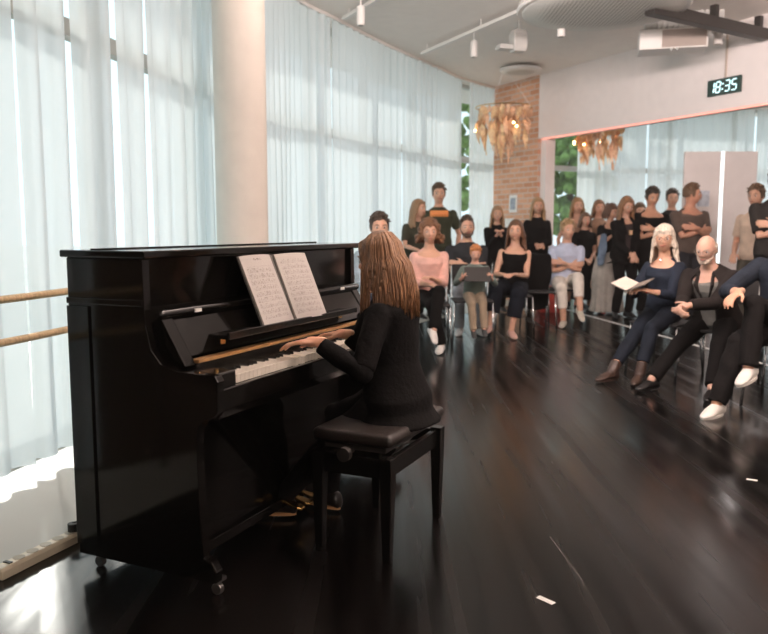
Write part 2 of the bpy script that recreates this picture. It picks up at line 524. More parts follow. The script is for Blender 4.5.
# facade: posts, transom, sill, glass
def facade(nm, P, step_m, i_start=0):
    fr = MB(); step = int(step_m / .02)
    for i in range(i_start, len(P), step):
        nn = normal_out(P, i); t = Vector((nn.y, -nn.x, 0)); c = P[i] + nn * .30
        q = [c + t * .035 - nn * .05, c - t * .035 - nn * .05, c - t * .035 + nn * .05, c + t * .035 + nn * .05]
        fr.rings([[(p.x, p.y, 0) for p in q], [(p.x, p.y, ZC) for p in q]])
    for z0, z1 in ((0, .07), (2.32, 2.42), (ZC - .06, ZC)):
        rings = []
        for i in list(range(0, len(P), 15)) + [len(P) - 1]:
            nn = normal_out(P, i); a = P[i] + nn * .26; b = P[i] + nn * .34
            rings.append([(a.x, a.y, z0), (b.x, b.y, z0), (b.x, b.y, z1), (a.x, a.y, z1)])
        fr.rings(rings)
    o = fr.build(nm, M_frame); tag(o, kind='structure')
    g = MB(); vs = []; fs = []
    idx = list(range(0, len(P), 15)) + [len(P) - 1]
    for i in idx:
        nn = normal_out(P, i); a = P[i] + nn * .30
        vs += [(a.x, a.y, .02), (a.x, a.y, ZC)]
    for k in range(len(idx) - 1): fs.append((2 * k, 2 * k + 2, 2 * k + 3, 2 * k + 1))
    g.add(vs, fs); go = g.build('window_pane', M_glass, o)
facade('window_1', path[int(s_at0(2.24) / .02):], 1.45, 64)
facade('window_2', fpath, 1.3, 30)

# ground outside
w = MB(); w.box((-40, -30, -.30), (-1.2, 60, -.14)); w.box((-1.2, 17.01, -.30), (60, 60, -.14))
tag(w.build('ground_outside', M_concrete), kind='structure')

def tree(lb, x, y, h, r, seed):
    rr = random.Random(seed); t = thing('tree', lb, 'tree', (x, y, -.14), 0, 'trees outside the windows')
    w = MB(); w.tube([(0, 0, 0), (.05, 0, h * .3), (0, .1, h * .7)], [.16, .12, .05], 8); w.build('trunk', M_bark, t)
    w = MB()
    for k in range(260):
        v = Vector((rr.gauss(0, 1), rr.gauss(0, 1), rr.gauss(0, 1))).normalized() * (rr.random() ** .4)
        w.ball((v.x * r, v.y * r, h * .62 + v.z * h * .42), r * rr.uniform(.09, .17), 6, 4)
    w.build('foliage', M_leaf, t)
tree('leafy green tree seen through the dark window gap left of the brick wall', 2.7, 20.5, 5.5, 1.0, 1)
tree('leafy green tree seen through the uncurtained window right of the brick wall', 5.3, 22.5, 5.0, 1.25, 2)
# ------------------------------------------------------------------ curtains
def curtain(P, s0, s1, label, amp=.035, wl=.16, z0=.065, z1=ZC - .03, off=0, seed=0):
    r = random.Random(seed); i0 = int(s0 / .02); i1 = min(int(s1 / .02), len(P) - 1)
    vs = []; fs = []; cols = i1 - i0 + 1; rows = 9; ph = r.random() * 6
    for j in range(rows):
        f = j / (rows - 1); z = z1 + (z0 - z1) * f
        for k in range(cols):
            s = k * .02; nn = normal_out(P, i0 + k)
            a = amp * (.60 + .30 * f) * (1 + .35 * math.sin(s * 3.1 + ph))
            w_ = math.sin(2 * math.pi * s / wl + ph + .8 * math.sin(s * 2.3 + ph) + .25 * math.sin(f * 3 + s * 5))
            w_ = math.copysign(abs(w_) ** .7, w_)
            p = P[i0 + k] + nn * (off + a * w_ + .006 * math.sin(f * 7 + s * 9))
            t = Vector((nn.y, -nn.x, 0))
            p = p + t * (.012 * math.sin(4 * math.pi * s / wl + ph))
            vs.append((p.x, p.y, z))
    for j in range(rows - 1):
        for k in range(cols - 1):
            a = j * cols + k; fs.append((a, a + 1, a + cols + 1, a + cols))
    mb = MB(); mb.add(vs, fs); o = mb.build('curtain', M_curtain, smooth=True)
    return tag(o, label, 'curtain', 'sheer curtain panels along the windows')

def s_at(P, y):
    return min(range(len(P)), key=lambda i: abs(P[i].y - y)) * .02
# left stretch: separate lengths with narrow slits between them
ys = [2.26, 2.75, 3.35, 3.78, 4.22, 4.66, 5.05, 5.42]
lab = [
       'white sheer curtain length just outside the left edge above the power strip',
       'white sheer curtain length at the left edge of the photo behind the handrail',
       'second white sheer curtain length from the left, above the handrail ends',
       'white sheer curtain length meeting the top left corner of the piano',
       'white sheer curtain length behind the left part of the piano lid',
       'white sheer curtain length above the middle of the piano lid, left of the column',
       'narrow white sheer curtain length touching the left side of the round column']
for k in range(len(ys) - 1):
    g_ = .035 if k in (2, 3, 4) else .012
    s0, s1 = s_at(path, ys[k]) + g_, s_at(path, ys[k + 1]) - g_
    curtain(path, s0, s1, lab[k], amp=.028, wl=.21, seed=k)
curtain(path, s_at(path, 5.42) + .01, s_at(path, 7.0) - .01, 'white sheer curtain behind the round column and just right of it', seed=21, wl=.17)
curtain(path, s_at(path, 7.0) + .01, s_at(path, 9.1) - .01, 'pleated white sheer curtain right of the column above the pianist', seed=22, wl=.17)
curtain(path, s_at(path, 9.1) + .01, s_at(path, 10.9) - .01, 'pleated white sheer curtain behind the seated man in the blue shirt and curly-haired person', seed=23, wl=.18)
curtain(path, s_at(path, 10.9) + .01, s_at(path, 12.78), 'pleated white sheer curtain left of the dark window gap', seed=24, wl=.18)
curtain(path, s_at(path, 13.02), len(path) * .02 - .05, 'narrow white sheer curtain between the dark window gap and the brick wall', seed=25, wl=.18)
xs = lambda x: min(range(len(fpath)), key=lambda i: abs(fpath[i].x - x)) * .02
curtain(fpath, .10, xs(3.02), 'short white curtain seen just right of the brick wall under the bulkhead', seed=30)
curtain(fpath, xs(3.72), xs(5.2), 'white far curtain behind the standing group of people', seed=31, wl=.2)
curtain(fpath, xs(5.24), xs(7.4), 'white far curtain above and behind the display partition', seed=32, wl=.2)
curtain(fpath, xs(7.45), xs(9.9), 'white far curtain right of the display partition at the photo edge', seed=33, wl=.2)
# curtain rail
rl = MB()
for P in (path, fpath):
    rings = []
    for i in list(range(0, len(P), 12)) + [len(P) - 1]:
        nn = normal_out(P, i); a = P[i] - nn * .02; b = P[i] + nn * .02
        rings.append([(a.x, a.y, ZC - .035), (b.x, b.y, ZC - .035), (b.x, b.y, ZC), (a.x, a.y, ZC)])
    rl.rings(rings)
o = rl.build('trim_1', M_lgrey); tag(o, kind='structure')

# round column
w = MB(); N = 48
w.rings([[(math.cos(2 * math.pi * k / N) * .185, math.sin(2 * math.pi * k / N) * .185, z) for k in range(N)] for z in (0, .5, 1.5, 2.5, ZC)])
o = w.build('column', M_column, smooth=True, loc=(-1.03, 5.72, 0)); tag(o, kind='structure')
o.data.polygons[len(o.data.polygons)-1].use_smooth = False

# header bulkhead and brick wall share one plane
hd = Vector((1.84, -3.54, 0)).normalized(); hrot = math.atan2(hd.y, hd.x)
H0 = Vector((2.44, 12.56, 0))
w = MB(); w.box((0, 0, 2.62), (11.0, .25, ZC)); o = w.build('wall_header', M_paint, loc=H0, rotz=hrot); tag(o, kind='structure')
w = MB(); w.box((0, .05, 0), (.13, .23, 2.62)); o = w.build('trim_2', M_paint, loc=H0, rotz=hrot); tag(o, kind='structure')
w = MB(); w.box((-1.22, 0, 0), (-.003, .30, ZC)); o = w.build('wall_brick', M_brick, loc=H0, rotz=hrot); tag(o, kind='structure')
w = MB(); w.box((.05, .02, 2.604), (9.0, .07, 2.618)); o = w.build('trim_3', M_pink, loc=H0, rotz=hrot); tag(o, kind='structure')
def on_header(s, off, z):
    nn = Vector((-hd.y, hd.x, 0)); p = H0 + hd * s + nn * off; return (p.x, p.y, z)

# pictures on the brick wall
for (s, z, ww, hh, lb) in ((-.62, 1.62, .21, .29, 'small white framed picture hanging on the brick wall'),
                          (-.72, 1.28, .26, .20, 'white paper sheet fixed on the brick wall below the framed picture')):
    t = thing('framed_picture' if z > 1.5 else 'notice_sheet', lb, 'picture' if z > 1.5 else 'paper', on_header(s, -.012, z), hrot)
    f = MB(); f.box((-ww / 2, 0, -hh / 2), (ww / 2, .010, hh / 2)); f.build('frame' if z > 1.5 else 'sheet', M_lgrey, t)
    if z > 1.5:
        f = MB(); f.box((-ww / 2 + .04, -.003, -hh / 2 + .05), (ww / 2 - .04, 0, hh / 2 - .05)); f.build('print', mat('grey_print', (.32, .36, .42), .6, var=.4, vscale=20), t)

# digital clock
ck = thing('digital_clock', 'black digital wall clock showing 18:35 in pale blue digits on the bulkhead', 'clock', on_header(3.47, -.035, 2.885), hrot)
# place by direction: centre at about px (723, 87)
w = MB(); w.box((-.23, 0, -.095), (.23, .035, .095)); w.build('case', M_clock, ck, bevel=.004)
SEG = {'1': 'bc', '8': 'abcdefg', '3': 'abgcd', '5': 'afgcd'}
def digit(ch, x, mb, w_=.062, h_=.12, t_=.0125):
    yy0, yy1 = -.003, .0; g = .003; sl = lambda z: z * .12
    def seg(ax, az, bx, bz):
        d = Vector((bx - ax, 0, bz - az)).normalized(); p = Vector((-d.z, 0, d.x)) * t_ / 2
        A = Vector((ax, 0, az)) + d * g; B = Vector((bx, 0, bz)) - d * g
        q = [A, A + d * t_ / 2 + p, B - d * t_ / 2 + p, B, B - d * t_ / 2 - p, A + d * t_ / 2 - p]
        q = [Vector((v.x + sl(v.z) + x, 0, v.z)) for v in q]
        mb.rings([[(v.x, yy1, v.z) for v in q], [(v.x, yy0, v.z) for v in q]])
    L, R, T, B, M_ = -w_ / 2, w_ / 2, h_ / 2, -h_ / 2, 0
    S = {'a': (L, T, R, T), 'b': (R, T, R, M_), 'c': (R, M_, R, B), 'd': (L, B, R, B), 'e': (L, M_, L, B), 'f': (L, T, L, M_), 'g': (L, M_, R, M_)}
    for c in SEG[ch]: seg(*S[c])
for ch, x in (('1', -.165), ('8', -.075), ('3', .055), ('5', .150)):
    mb = MB(); digit(ch, x, mb); mb.build('digit', M_clockled, ck)
mb = MB()
for z in (-.03, .03):
    mb = MB(); mb.box((-.018 + z * .12, -.003, z - .008), (-.002 + z * .12, 0, z + .008)); mb.build('colon_dot', M_clockled, ck)
w = MB(); w.box((-.012, .022, .095), (.012, .034, .70)); w.build('cable_channel', mat('cable_channel', (.55, .45, .38), .6), ck)

# thin haze hanging in the hall
hz_m = bpy.data.materials.new('haze'); hz_m.use_nodes = True
for n_ in list(hz_m.node_tree.nodes): hz_m.node_tree.nodes.remove(n_)
ho = nd(hz_m.node_tree, 'ShaderNodeOutputMaterial'); hv = nd(hz_m.node_tree, 'ShaderNodeVolumeScatter')
hv.inputs['Density'].default_value = .0055; hv.inputs['Color'].default_value = (1, .93, .86, 1); hv.inputs['Anisotropy'].default_value = .2
hz_m.node_tree.links.new(hv.outputs[0], ho.inputs['Volume'])
w = MB(); w.box((-1.05, -.5, -.06), (10.5, 15.25, ZC + .07)); o = w.build('haze', hz_m); tag(o, 'thin warm haze filling the whole hall', 'haze', kind='stuff')
# ------------------------------------------------------------------ ceiling fittings
def disc(name, lb, cat, loc, r, th, m, mrim, z_drop):
    t = thing(name, lb, cat, loc)
    N = 56
    w = MB(); prof = [(r * .2, 0), (r * .6, .004), (r * .94, .02), (r, .05), (r * .97, th)]
    w.rings([[(math.cos(2 * math.pi * k / N) * a, math.sin(2 * math.pi * k / N) * a, b) for k in range(N)] for a, b in prof])
    w.build('grille', m, t, smooth=True)
    w = MB()
    w.rings([[(math.cos(2 * math.pi * k / N) * a, math.sin(2 * math.pi * k / N) * a, b) for k in range(N)] for a, b in ((r * 1.01, .03), (r * 1.03, .05), (r * 1.01, th + .01), (r * .9, th + .01))], cap=True)
    w.build('rim', mrim, t, smooth=False)
    for k in range(3):
        a = k * 2.1 + .4; w = MB(); w.tube([(math.cos(a) * r * .6, math.sin(a) * r * .6, th), (math.cos(a) * r * .6, math.sin(a) * r * .6, z_drop)], .008, 8); w.build('hanger', M_grey, t)
    return t
disc('ceiling_diffuser', 'large round perforated white ceiling diffuser near the top edge', 'air vent', (2.17, 8.05, 3.34), .82, .09, M_grille, M_lgrey, .26)
disc('ceiling_diffuser', 'small round white vent on the ceiling above the left hanging decoration', 'air vent', (2.02, 11.9, 3.50), .30, .05, M_grille, M_lgrey, .10)

# ventilation unit below the ceiling
v = thing('ventilation_unit', 'boxy pale ventilation unit with a duct under the ceiling beside the black beam', 'ventilation unit', (3.25, 9.10, 0), hrot * 0 - .25)
w = MB(); w.box((-.36, -.18, 3.20), (.36, .20, 3.42)); w.build('housing', M_lgrey, v, bevel=.008)
w = MB(); w.box((-.12, -.19, 3.215), (.34, -.181, 3.40)); w.build('front_grille', mat('vent_brown', (.36, .30, .26), .6), v)
w = MB()
for k in range(14): w.box((-.28 + k * .055, -.15, 3.42), (-.255 + k * .055, .18, 3.60))
w.box((-.3, -.12, 3.44), (.52, .15, 3.598)); w.build('duct', M_grey, v)
for x in (-.02, .04):
    w = MB(); w.tube([(x, -.19, 3.20), (x, -.19, 3.175)], .012, 8); w.build('nozzle', M_grey, v)

# black beam running to the right
b0, b1 = Vector((2.60, 7.93, 3.34)), Vector((4.24, 8.99, 3.34))
bd = (b1 - b0); t = thing('black_beam', 'black horizontal beam under the ceiling at top right', 'beam', b0, math.atan2(bd.y, bd.x))
w = MB(); w.box((0, -.06, -.045), (bd.length, .06, .075)); w.build('bar', M_blackm, t, bevel=.01)
for x in (.15, 1.0, 1.8):
    w = MB(); w.box((x, -.035, .05), (x + .06, .035, .20)); w.build('bracket', M_blackm, t)

# track rails with spotlights
def rail(name, lb, a, b):
    a, b = Vector(a), Vector(b); d = b - a; t = thing(name, lb, 'track rail', a, math.atan2(d.y, d.x), 'ceiling track rails')
    w = MB(); w.box((0, -.018, -.012), (d.length, .018, .022)); w.build('rail', M_lgrey, t)
    for x in (.15, d.length * .5, d.length - .15):
        w = MB(); w.tube([(x, 0, .02), (x, 0, ZC - a.z)], .006, 6); w.build('hanger', M_lgrey, t)
    return t
rail('track_rail', 'white ceiling track rail carrying the two spotlights left of the round diffuser', (.50, 10.6, 3.50), (1.72, 7.95, 3.50))
rail('track_rail', 'white ceiling track rail near the top middle of the photo', (-.45, 8.95, 3.52), (.62, 6.9, 3.52))
def spot(lb, x, y, z=3.30, h=.19, r=.042, top=3.50):
    t = thing('spotlight', lb, 'spotlight', (x, y, z), 0, 'white cylinder ceiling spotlights')
    w = MB(); w.tube([(0, 0, 0), (0, 0, h)], r, 20); lh = w.build('lamp_housing', M_lgrey, t, bevel=.004)
    w = MB(); w.tube([(0, 0, -.004), (0, 0, .002)], r * .72, 16); w.build('lens', mat('lamp_lens', (.25, .22, .18), .3), lh)
    w = MB(); w.tube([(0, 0, h), (0, 0, ZC - z)], .010, 8); w.build('stem', M_lgrey, t)
spot('white cylinder spotlight on the ceiling above the pleated curtain, leftmost of the spotlights', -.24, 8.35)
spot('white cylinder spotlight hanging near the dark window gap', 1.10, 9.85)
spot('white cylinder spotlight just below the large round diffuser', 1.92, 8.75, 3.28)
spot('white cylinder spotlight beside the ventilation unit under the black beam', 3.75, 9.05, 3.27, .2, .05)
t = thing('ceiling_sensor', 'tiny white sensor on the ceiling at the top middle', 'sensor', (.42, 7.75, 3.50))
w = MB(); w.tube([(0, 0, 0), (0, 0, .10)], .035, 14); w.build('sensor_body', M_lgrey, t)
w = MB(); w.tube([(-.12, 0, .03), (.12, 0, .03)], .008, 8); w.build('sensor_arm', M_lgrey, t)
# loudspeaker
t = thing('ceiling_loudspeaker', 'small pale loudspeaker hanging from the ceiling between two spotlights', 'loudspeaker', (1.56, 9.35, 3.25), .3)
w = MB()
w.rings([[(x, y, z) for x, y in ((-.085 * s, -.07 * s), (.085 * s, -.07 * s), (.085 * s, .09 * s), (-.085 * s, .09 * s))] for z, s in ((0, .85), (.05, 1), (.2, 1), (.25, .75))])
w.build('cabinet', M_grey, t, bevel=.012)
w = MB(); w.box((-.25, -.04, .02), (-.04, .10, .075)); w.build('side_plate', M_grey, t, bevel=.01)
w = MB(); w.tube([(0, 0, .24), (0, 0, .35)], .012, 8); w.build('mount', M_grey, t)

# hanging paper-strip decorations
def hanging(lb, x, y, ztop, r, n, seed):
    rr = random.Random(seed)
    t = thing('hanging_decoration', lb, 'hanging decoration', (x, y, 0), 0, 'peach paper-strip decorations')
    w = MB(); w.tube([(math.cos(a) * r, math.sin(a) * r, ztop) for a in [2 * math.pi * k / 40 for k in range(41)]], .008, 6); w.build('ring', M_brass, t)
    for k in range(3):
        a = 2 * math.pi * k / 3; w = MB(); w.tube([(math.cos(a) * r, math.sin(a) * r, ztop), (0, 0, ZC)], .003, 5); w.build('cord', M_lgrey, t)
    for k in range(n):
        a = rr.random() * 6.28; q = r * math.sqrt(rr.random()) ; L = (.38 + .42 * rr.random()) * (1.15 - .4 * q / r)
        cx, cy = math.cos(a) * q, math.sin(a) * q; tw = rr.random() * 3; wd = .018 + .022 * rr.random()
        rings = []
        for j in range(9):
            f = j / 8; z = ztop - .01 - L * f; an = tw + 1.6 * math.sin(f * 5 + tw); ww = wd * (.5 + 1.1 * math.sin(math.pi * min(1, f * .9 + .12)))
            sx = cx + .02 * math.sin(f * 6 + tw); sy = cy + .02 * math.cos(f * 5 + tw); dx, dy = math.cos(an) * ww, math.sin(an) * ww
            nx, ny = -math.sin(an) * .003, math.cos(an) * .003
            rings.append([(sx - dx, sy - dy, z), (sx + nx, sy + ny, z), (sx + dx, sy + dy, z), (sx - nx, sy - ny, z)])
        w = MB(); w.rings(rings); w.build('paper_strip', M_orange if rr.random() < .55 else M_orange2, t)
    for k in range(6):
        w = MB(); a = rr.random() * 6.28; q = r * 1.0; w.ball((math.cos(a) * q, math.sin(a) * q, ztop - .2 - .2 * rr.random()), .018, 8, 6); w.build('fairy_light', M_bulb, t)
    return t
hanging('peach paper-strip decoration hanging in front of the brick wall', 1.80, 12.0, 3.02, .42, 44, 3)
hanging('peach paper-strip decoration hanging beneath the bulkhead by the green window', 3.42, 12.7, 2.84, .37, 34, 5)

# ------------------------------------------------------------------ display partition
pt = thing('display_partition', 'tall white display partition split by a bright vertical light strip', 'partition', (4.70, 11.05, 0), -.05)
w = MB(); w.box((-.50, 0, .06), (-.0, .05, 2.28)); w.build('panel', M_paint, pt, bevel=.006)
w = MB(); w.box((.045, 0, .06), (.50, .05, 2.28)); w.build('panel', M_paint, pt, bevel=.006)
w = MB(); w.box((0.0, .005, .06), (.045, .045, 2.28)); w.build('light_strip', M_led, pt)
for x in (-.4, .4):
    w = MB(); w.box((x - .03, -.18, 0), (x + .03, .22, .06)); w.build('foot', M_grey, pt, bevel=.005)
w = MB(); w.box((-.30, -.004, 1.52), (-.14, -.0, 1.74)); o = w.build('leaflet', mat('leaflet_print', (.62, .66, .76), .6, var=.4, vscale=12), pt)

# white line on the floor, tape marks and a scratch
def strip(name, lb, cat, a, b, wd, z=.0012, m=M_tape, grp=None):
    a, b = Vector((*a, 0)), Vector((*b, 0)); d = (b - a); t = Vector((-d.y, d.x, 0)).normalized() * wd / 2
    w = MB(); q = [a - t, b - t, b + t, a + t]
    w.rings([[(p.x, p.y, .0004) for p in q], [(p.x, p.y, z) for p in q]])
    return tag(w.build(name, m), lb, cat, grp)
strip('floor_line', 'long white line taped across the black floor behind the seated audience', 'tape', (2.56, 12.9), (3.70, 5.1), .05)
strip('floor_tape', 'small white tape mark on the floor at the bottom of the photo', 'tape', (.512, 2.475), (.555, 2.425), .022)
strip('floor_tape', 'small white tape mark on the floor at the right edge', 'tape', (1.772, 3.70), (1.815, 3.675), .022)
M_scr = mat('worn_mat_scratch', (.07, .06, .055), .5)
for q in (((.72, 3.08), (.66, 2.60)), ((.40, 4.5), (.36, 3.9)), ((1.22, 3.5), (1.5, 3.2)), ((.10, 2.55), (.22, 2.1))):
    pass
mb = MB()
def scr(p, q, wd):
    a, b = Vector((*p, 0)), Vector((*q, 0)); d = b - a; t = Vector((-d.y, d.x, 0)).normalized() * wd / 2; k = [a - t, b - t, b + t, a + t]
    mb.rings([[(p_.x, p_.y, .0003) for p_ in k], [(p_.x, p_.y, .0009) for p_ in k]])
scr((.66, 2.98), (.69, 2.60), .004); scr((.69, 2.60), (.685, 2.55), .003)
o = mb.build('floor_scratch', M_scr); tag(o, kind='structure')

# ------------------------------------------------------------------ barre rails and power strip
rt = thing('handrail', 'pair of slim wooden handrails running along the curtain left of the piano', 'handrail', (0, 0, 0))
def rail_pts(z): return [(-2.05, 1.9, z), (-1.78, 2.75, z), (-1.58, 3.45, z), (-1.44, 4.2, z), (-1.32, 5.0, z)]
for z in (.918, .735):
    w = MB(); w.tube([tuple(interp(rail_pts(z), k / 20)) for k in range(21)], .017, 12); w.build('rail', M_wood, rt, smooth=True)
for k in (.02, .98):
    p = interp(rail_pts(0), k); w = MB(); w.tube([(p.x, p.y, 0), (p.x, p.y, .918)], .014, 10); w.build('post', M_blackm, rt)

a, b = Vector((-1.352, 2.60, 0)), Vector((-1.205, 2.965, 0)); d = b - a
ps = thing('power_strip', 'beige multi-socket power strip lying on the floor left of the piano', 'power strip', a, math.atan2(d.y, d.x))
Lp = d.length
w = MB(); w.rings([[(x, -.028, 0), (x, .028, 0), (x, .028, .030), (x, .020, .042), (x, -.020, .042), (x, -.028, .030)] for x in (0, Lp)])
pb = w.build('body', M_strip, ps, bevel=.004)
for k in range(5):
    w = MB(); w.tube([(.10 + k * .062, 0, .0415), (.10 + k * .062, 0, .0435)], .021, 16); w.build('socket', M_socket, pb)
w = MB(); w.box((.045, -.016, .04), (.058, .016, .046)); w.build('switch', M_cord, pb)
w = MB(); w.tube([(Lp - .03, 0, .04), (Lp - .03, 0, .075)], .020, 14); w.build('plug', M_cord, ps, bevel=.003)
w = MB(); w.tube([interp([(Lp - .03, 0, .075), (Lp + .02, -.03, .07), (Lp + .02, -.10, .01), (Lp - .05, -.16, .006), (Lp - .12, -.22, .006)], k / 16) for k in range(17)], .004, 8); w.build('cable', M_cord, ps)

# ------------------------------------------------------------------ piano (local: x along the keyboard, -y towards the player)
PA = math.radians(65.1)
piano = thing('upright_piano', 'glossy black upright piano with its fallboard open', 'piano', (-1.095, 2.69, 0), PA)
W = 1.52
def prof_panel(x0, x1, prof, name, m=M_lacq, bevel=.004, parent=piano):
    mb = MB(); mb.rings([[(x0, -v, z) for v, z in prof], [(x1, -v, z) for v, z in prof]]); o = mb.build(name, m, parent, bevel=bevel)
    bm_ = bmesh.new(); bm_.from_mesh(o.data); bmesh.ops.recalc_face_normals(bm_, faces=bm_.faces); bm_.to_mesh(o.data); bm_.free()
    return o
side = [(0, .06), (.60, .06), (.605, .10), (.585, .13), (.555, .14), (.545, .30), (.54, .52), (.548, .58), (.575, .605), (.61, .615), (.626, .635), (.628, .735), (.618, .753),
        (.46, .757), (.40, .775), (.36, .82), (.340, .90), (.336, 1.12), (0, 1.12)]
prof_panel(0, .036, side, 'side_panel'); prof_panel(W - .036, W, side, 'side_panel')
for x0, x1 in ((-.008, 0), (W, W + .008)):
    w = MB(); w.box((x0, -.336, .962), (x1, 0, .984)); w.build('side_moulding', M_lacq, piano, bevel=.003)
    w = MB(); w.box((x0, -.10, .10), (x1, -.0, .955)); w.build('side_stile', M_lacq, piano, bevel=.003)
w = MB(); w.box((-.018, -.362, 1.121), (W + .018, .012, 1.146)); w.build('lid', M_lacq, piano, bevel=.005)
w = MB(); w.box((.0, -.120, 1.1455), (W, -.114, 1.151)); w.build('lid_hinge', M_satin, piano)
w = MB(); w.box((.036, -.318, .90), (W - .036, -.296, 1.12)); w.build('upper_panel', M_lacq, piano, bevel=.003)
w = MB(); w.box((.036, -.03, .06), (W - .036, -.006, 1.12)); w.build('back_panel', M_satin, piano)
w = MB(); w.box((.036, -.40, .10), (W - .036, -.375, .60)); w.build('lower_panel', M_lacq, piano, bevel=.003)
w = MB(); w.box((.036, -.42, .06), (W - .036, -.36, .10)); w.build('bottom_rail', M_lacq, piano, bevel=.003)
w = MB(); w.box((.036, -.60, .60), (W - .036, -.30, .675)); w.build('keybed', M_lacq, piano, bevel=.004)
w = MB(); w.box((.036, -.622, .635), (W - .036, -.60, .705)); w.build('key_slip', M_lacq, piano, bevel=.004)
# rounded front rail of the folded fallboard
w = MB(); w.tube([(.045, -.368, .932), (W - .045, -.368, .932)], .017, 14, True); w.build('fallboard_rail', M_lacq, piano, smooth=True)
for x in (.20, W - .24):
    w = MB(); w.box((x, -.389, .928), (x + .035, -.384, .940)); w.build('rubber_stop', M_lgrey, piano)
# slanting fallboard face from the rail to the keys
prof_panel(.040, W - .040, [(.352, .93), (.364, .925), (.450, .792), (.436, .790)], 'fallboard', bevel=.002)
for x0 in (.04, W - .10):
    prof_panel(x0, x0 + .055, [(.34, .92), (.375, .92), (.47, .765), (.36, .765)], 'fallboard_cheek', bevel=.004)
w = MB(); w.box((.10, -.478, .769), (W - .10, -.440, .781)); w.build('gilt_rail', M_gold, piano, bevel=.002)
w = MB(); w.box((.095, -.470, .735), (W - .095, -.445, .768)); w.build('name_rail', M_satin, piano)
# music shelf
w = MB(); w.box((.235, -.500, .832), (W - .30, -.395, .848)); w.box((.235, -.505, .832), (W - .30, -.492, .858)); msh = w.build('music_shelf', M_satin, piano, bevel=.003)
for x in (.27, W - .36):
    w = MB(); w.box((x, -.44, .80), (x + .03, -.41, .834)); w.build('shelf_bracket', M_brass, msh)
# key blocks
for x0, x1 in ((.037, .138), (W - .079, W - .037)):
    w = MB(); w.box((x0, -.60, .675), (x1, -.46, .752)); w.build('key_block', M_satin, piano, bevel=.006)
w = MB(); w.tube([(.07, -.57, .752), (.07, -.57, .762)], .008, 12); w.build('block_knob', M_brass, piano)
# keys: 52 white, 36 black
KX = .140
kw = (W - .22) / 52
def key_mesh():
    mb = MB(); mb.box((.0006, -.598, .705), (kw - .0006, -.45, .7345)); mb.box((.0006, -.600, .7285), (kw - .0006, -.598, .7345)); return mb
k0 = None
for i in range(52):
    if k0 is None:
        k0 = key_mesh().build('white_key', M_ivory, piano, bevel=.0008, segs=1); k0.location = (KX, 0, 0); continue
    c = k0.copy(); c.location = (KX + i * kw, 0, -.004 if i in (15, 17, 21, 23) else 0); COL.objects.link(c); c.parent = piano
b0 = None
for i in range(51):
    if (i % 7) in (1, 4) : continue     # no black key between B-C and E-F (lowest key is an A)
    x = KX + (i + 1) * kw - .005
    if b0 is None:
        prof = [(.450, .733), (.545, .733), (.541, .745), (.450, .7455)]
        b0 = prof_panel(0, .010, prof, 'black_key', M_ebony, .001); b0.location = (x, 0, 0); continue
    c = b0.copy(); c.location = (x, 0, 0); COL.objects.link(c); c.parent = piano
# pedals, castors
for x in (.70, .765, .83):
    w = MB(); w.rings([[(x - a, -v, z - .006), (x + a, -v, z - .006), (x + a, -v, z + .006), (x - a, -v, z + .006)] for v, a, z in ((.39, .009, .09), (.43, .010, .088), (.47, .020, .080), (.50, .022, .074), (.515, .014, .070))])
    w.build('pedal', M_brass, piano, bevel=.003)
for x, v in ((.05, .57), (W - .05, .57), (.05, .05), (W - .05, .05)):
    w = MB(); w.tube([(x - .010, -v, .020), (x + .010, -v, .020)], .020, 16); w.build('castor', M_steel, piano, bevel=.003)
    w = MB(); w.box((x - .022, -v - .02, .048), (x + .022, -v + .02, .06)); w.build('castor_plate', M_steel, piano)

# sheet music, resting on the music shelf
def pl(u, v, z): # piano local -> world
    return Vector((-1.095 + u * math.cos(PA) + v * math.sin(PA), 2.69 + u * math.sin(PA) - v * math.cos(PA), z))
bk = thing('sheet_music', 'open sheet music book standing on the piano music shelf', 'sheet music', pl(.705, .489, .849), PA)
lean = .40
def page(x0, x1, seed, yaw, pm, n=6):
    mb = MB(); wd = abs(x1 - x0)
    for j in range(n):
        pass
    rings = []
    N = 12; hh = .285
    vs = []; fs = []
    for r_ in range(2):
        for i in range(N + 1):
            f = i / N; x = f * wd; cur = .010 * math.sin(math.pi * min(1, f * 1.0)) + .004
            for z in (0, hh): vs.append((x, (-cur if r_ == 0 else .004), z))
    C = 2 * (N + 1)
    for i in range(N):
        a = 2 * i; fs.append((a, a + 2, a + 3, a + 1)); fs.append((C + a, C + a + 1, C + a + 3, C + a + 2))
        fs.append((a, C + a, C + a + 2, a + 2)); fs.append((a + 1, a + 3, C + a + 3, C + a + 1))
    fs.append((0, 1, C + 1, C)); fs.append((2 * N, C + 2 * N, C + 2 * N + 1, 2 * N + 1))
    mb.add(vs, fs)
    o = mb.build('page', pm, bk)
    o.location = (x0, 0, 0); o.rotation_euler = (-lean, 0, yaw)
    return o
page(-.228, 0, 1, .05, page_mat(1.3)); page(.006, .234, 2, -.04, page_mat(7.7))
w = MB(); w.box((-.232, .006, 0), (.238, .010, .288)); o = w.build('book_cover', M_cover, bk); o.rotation_euler = (-lean, 0, 0)

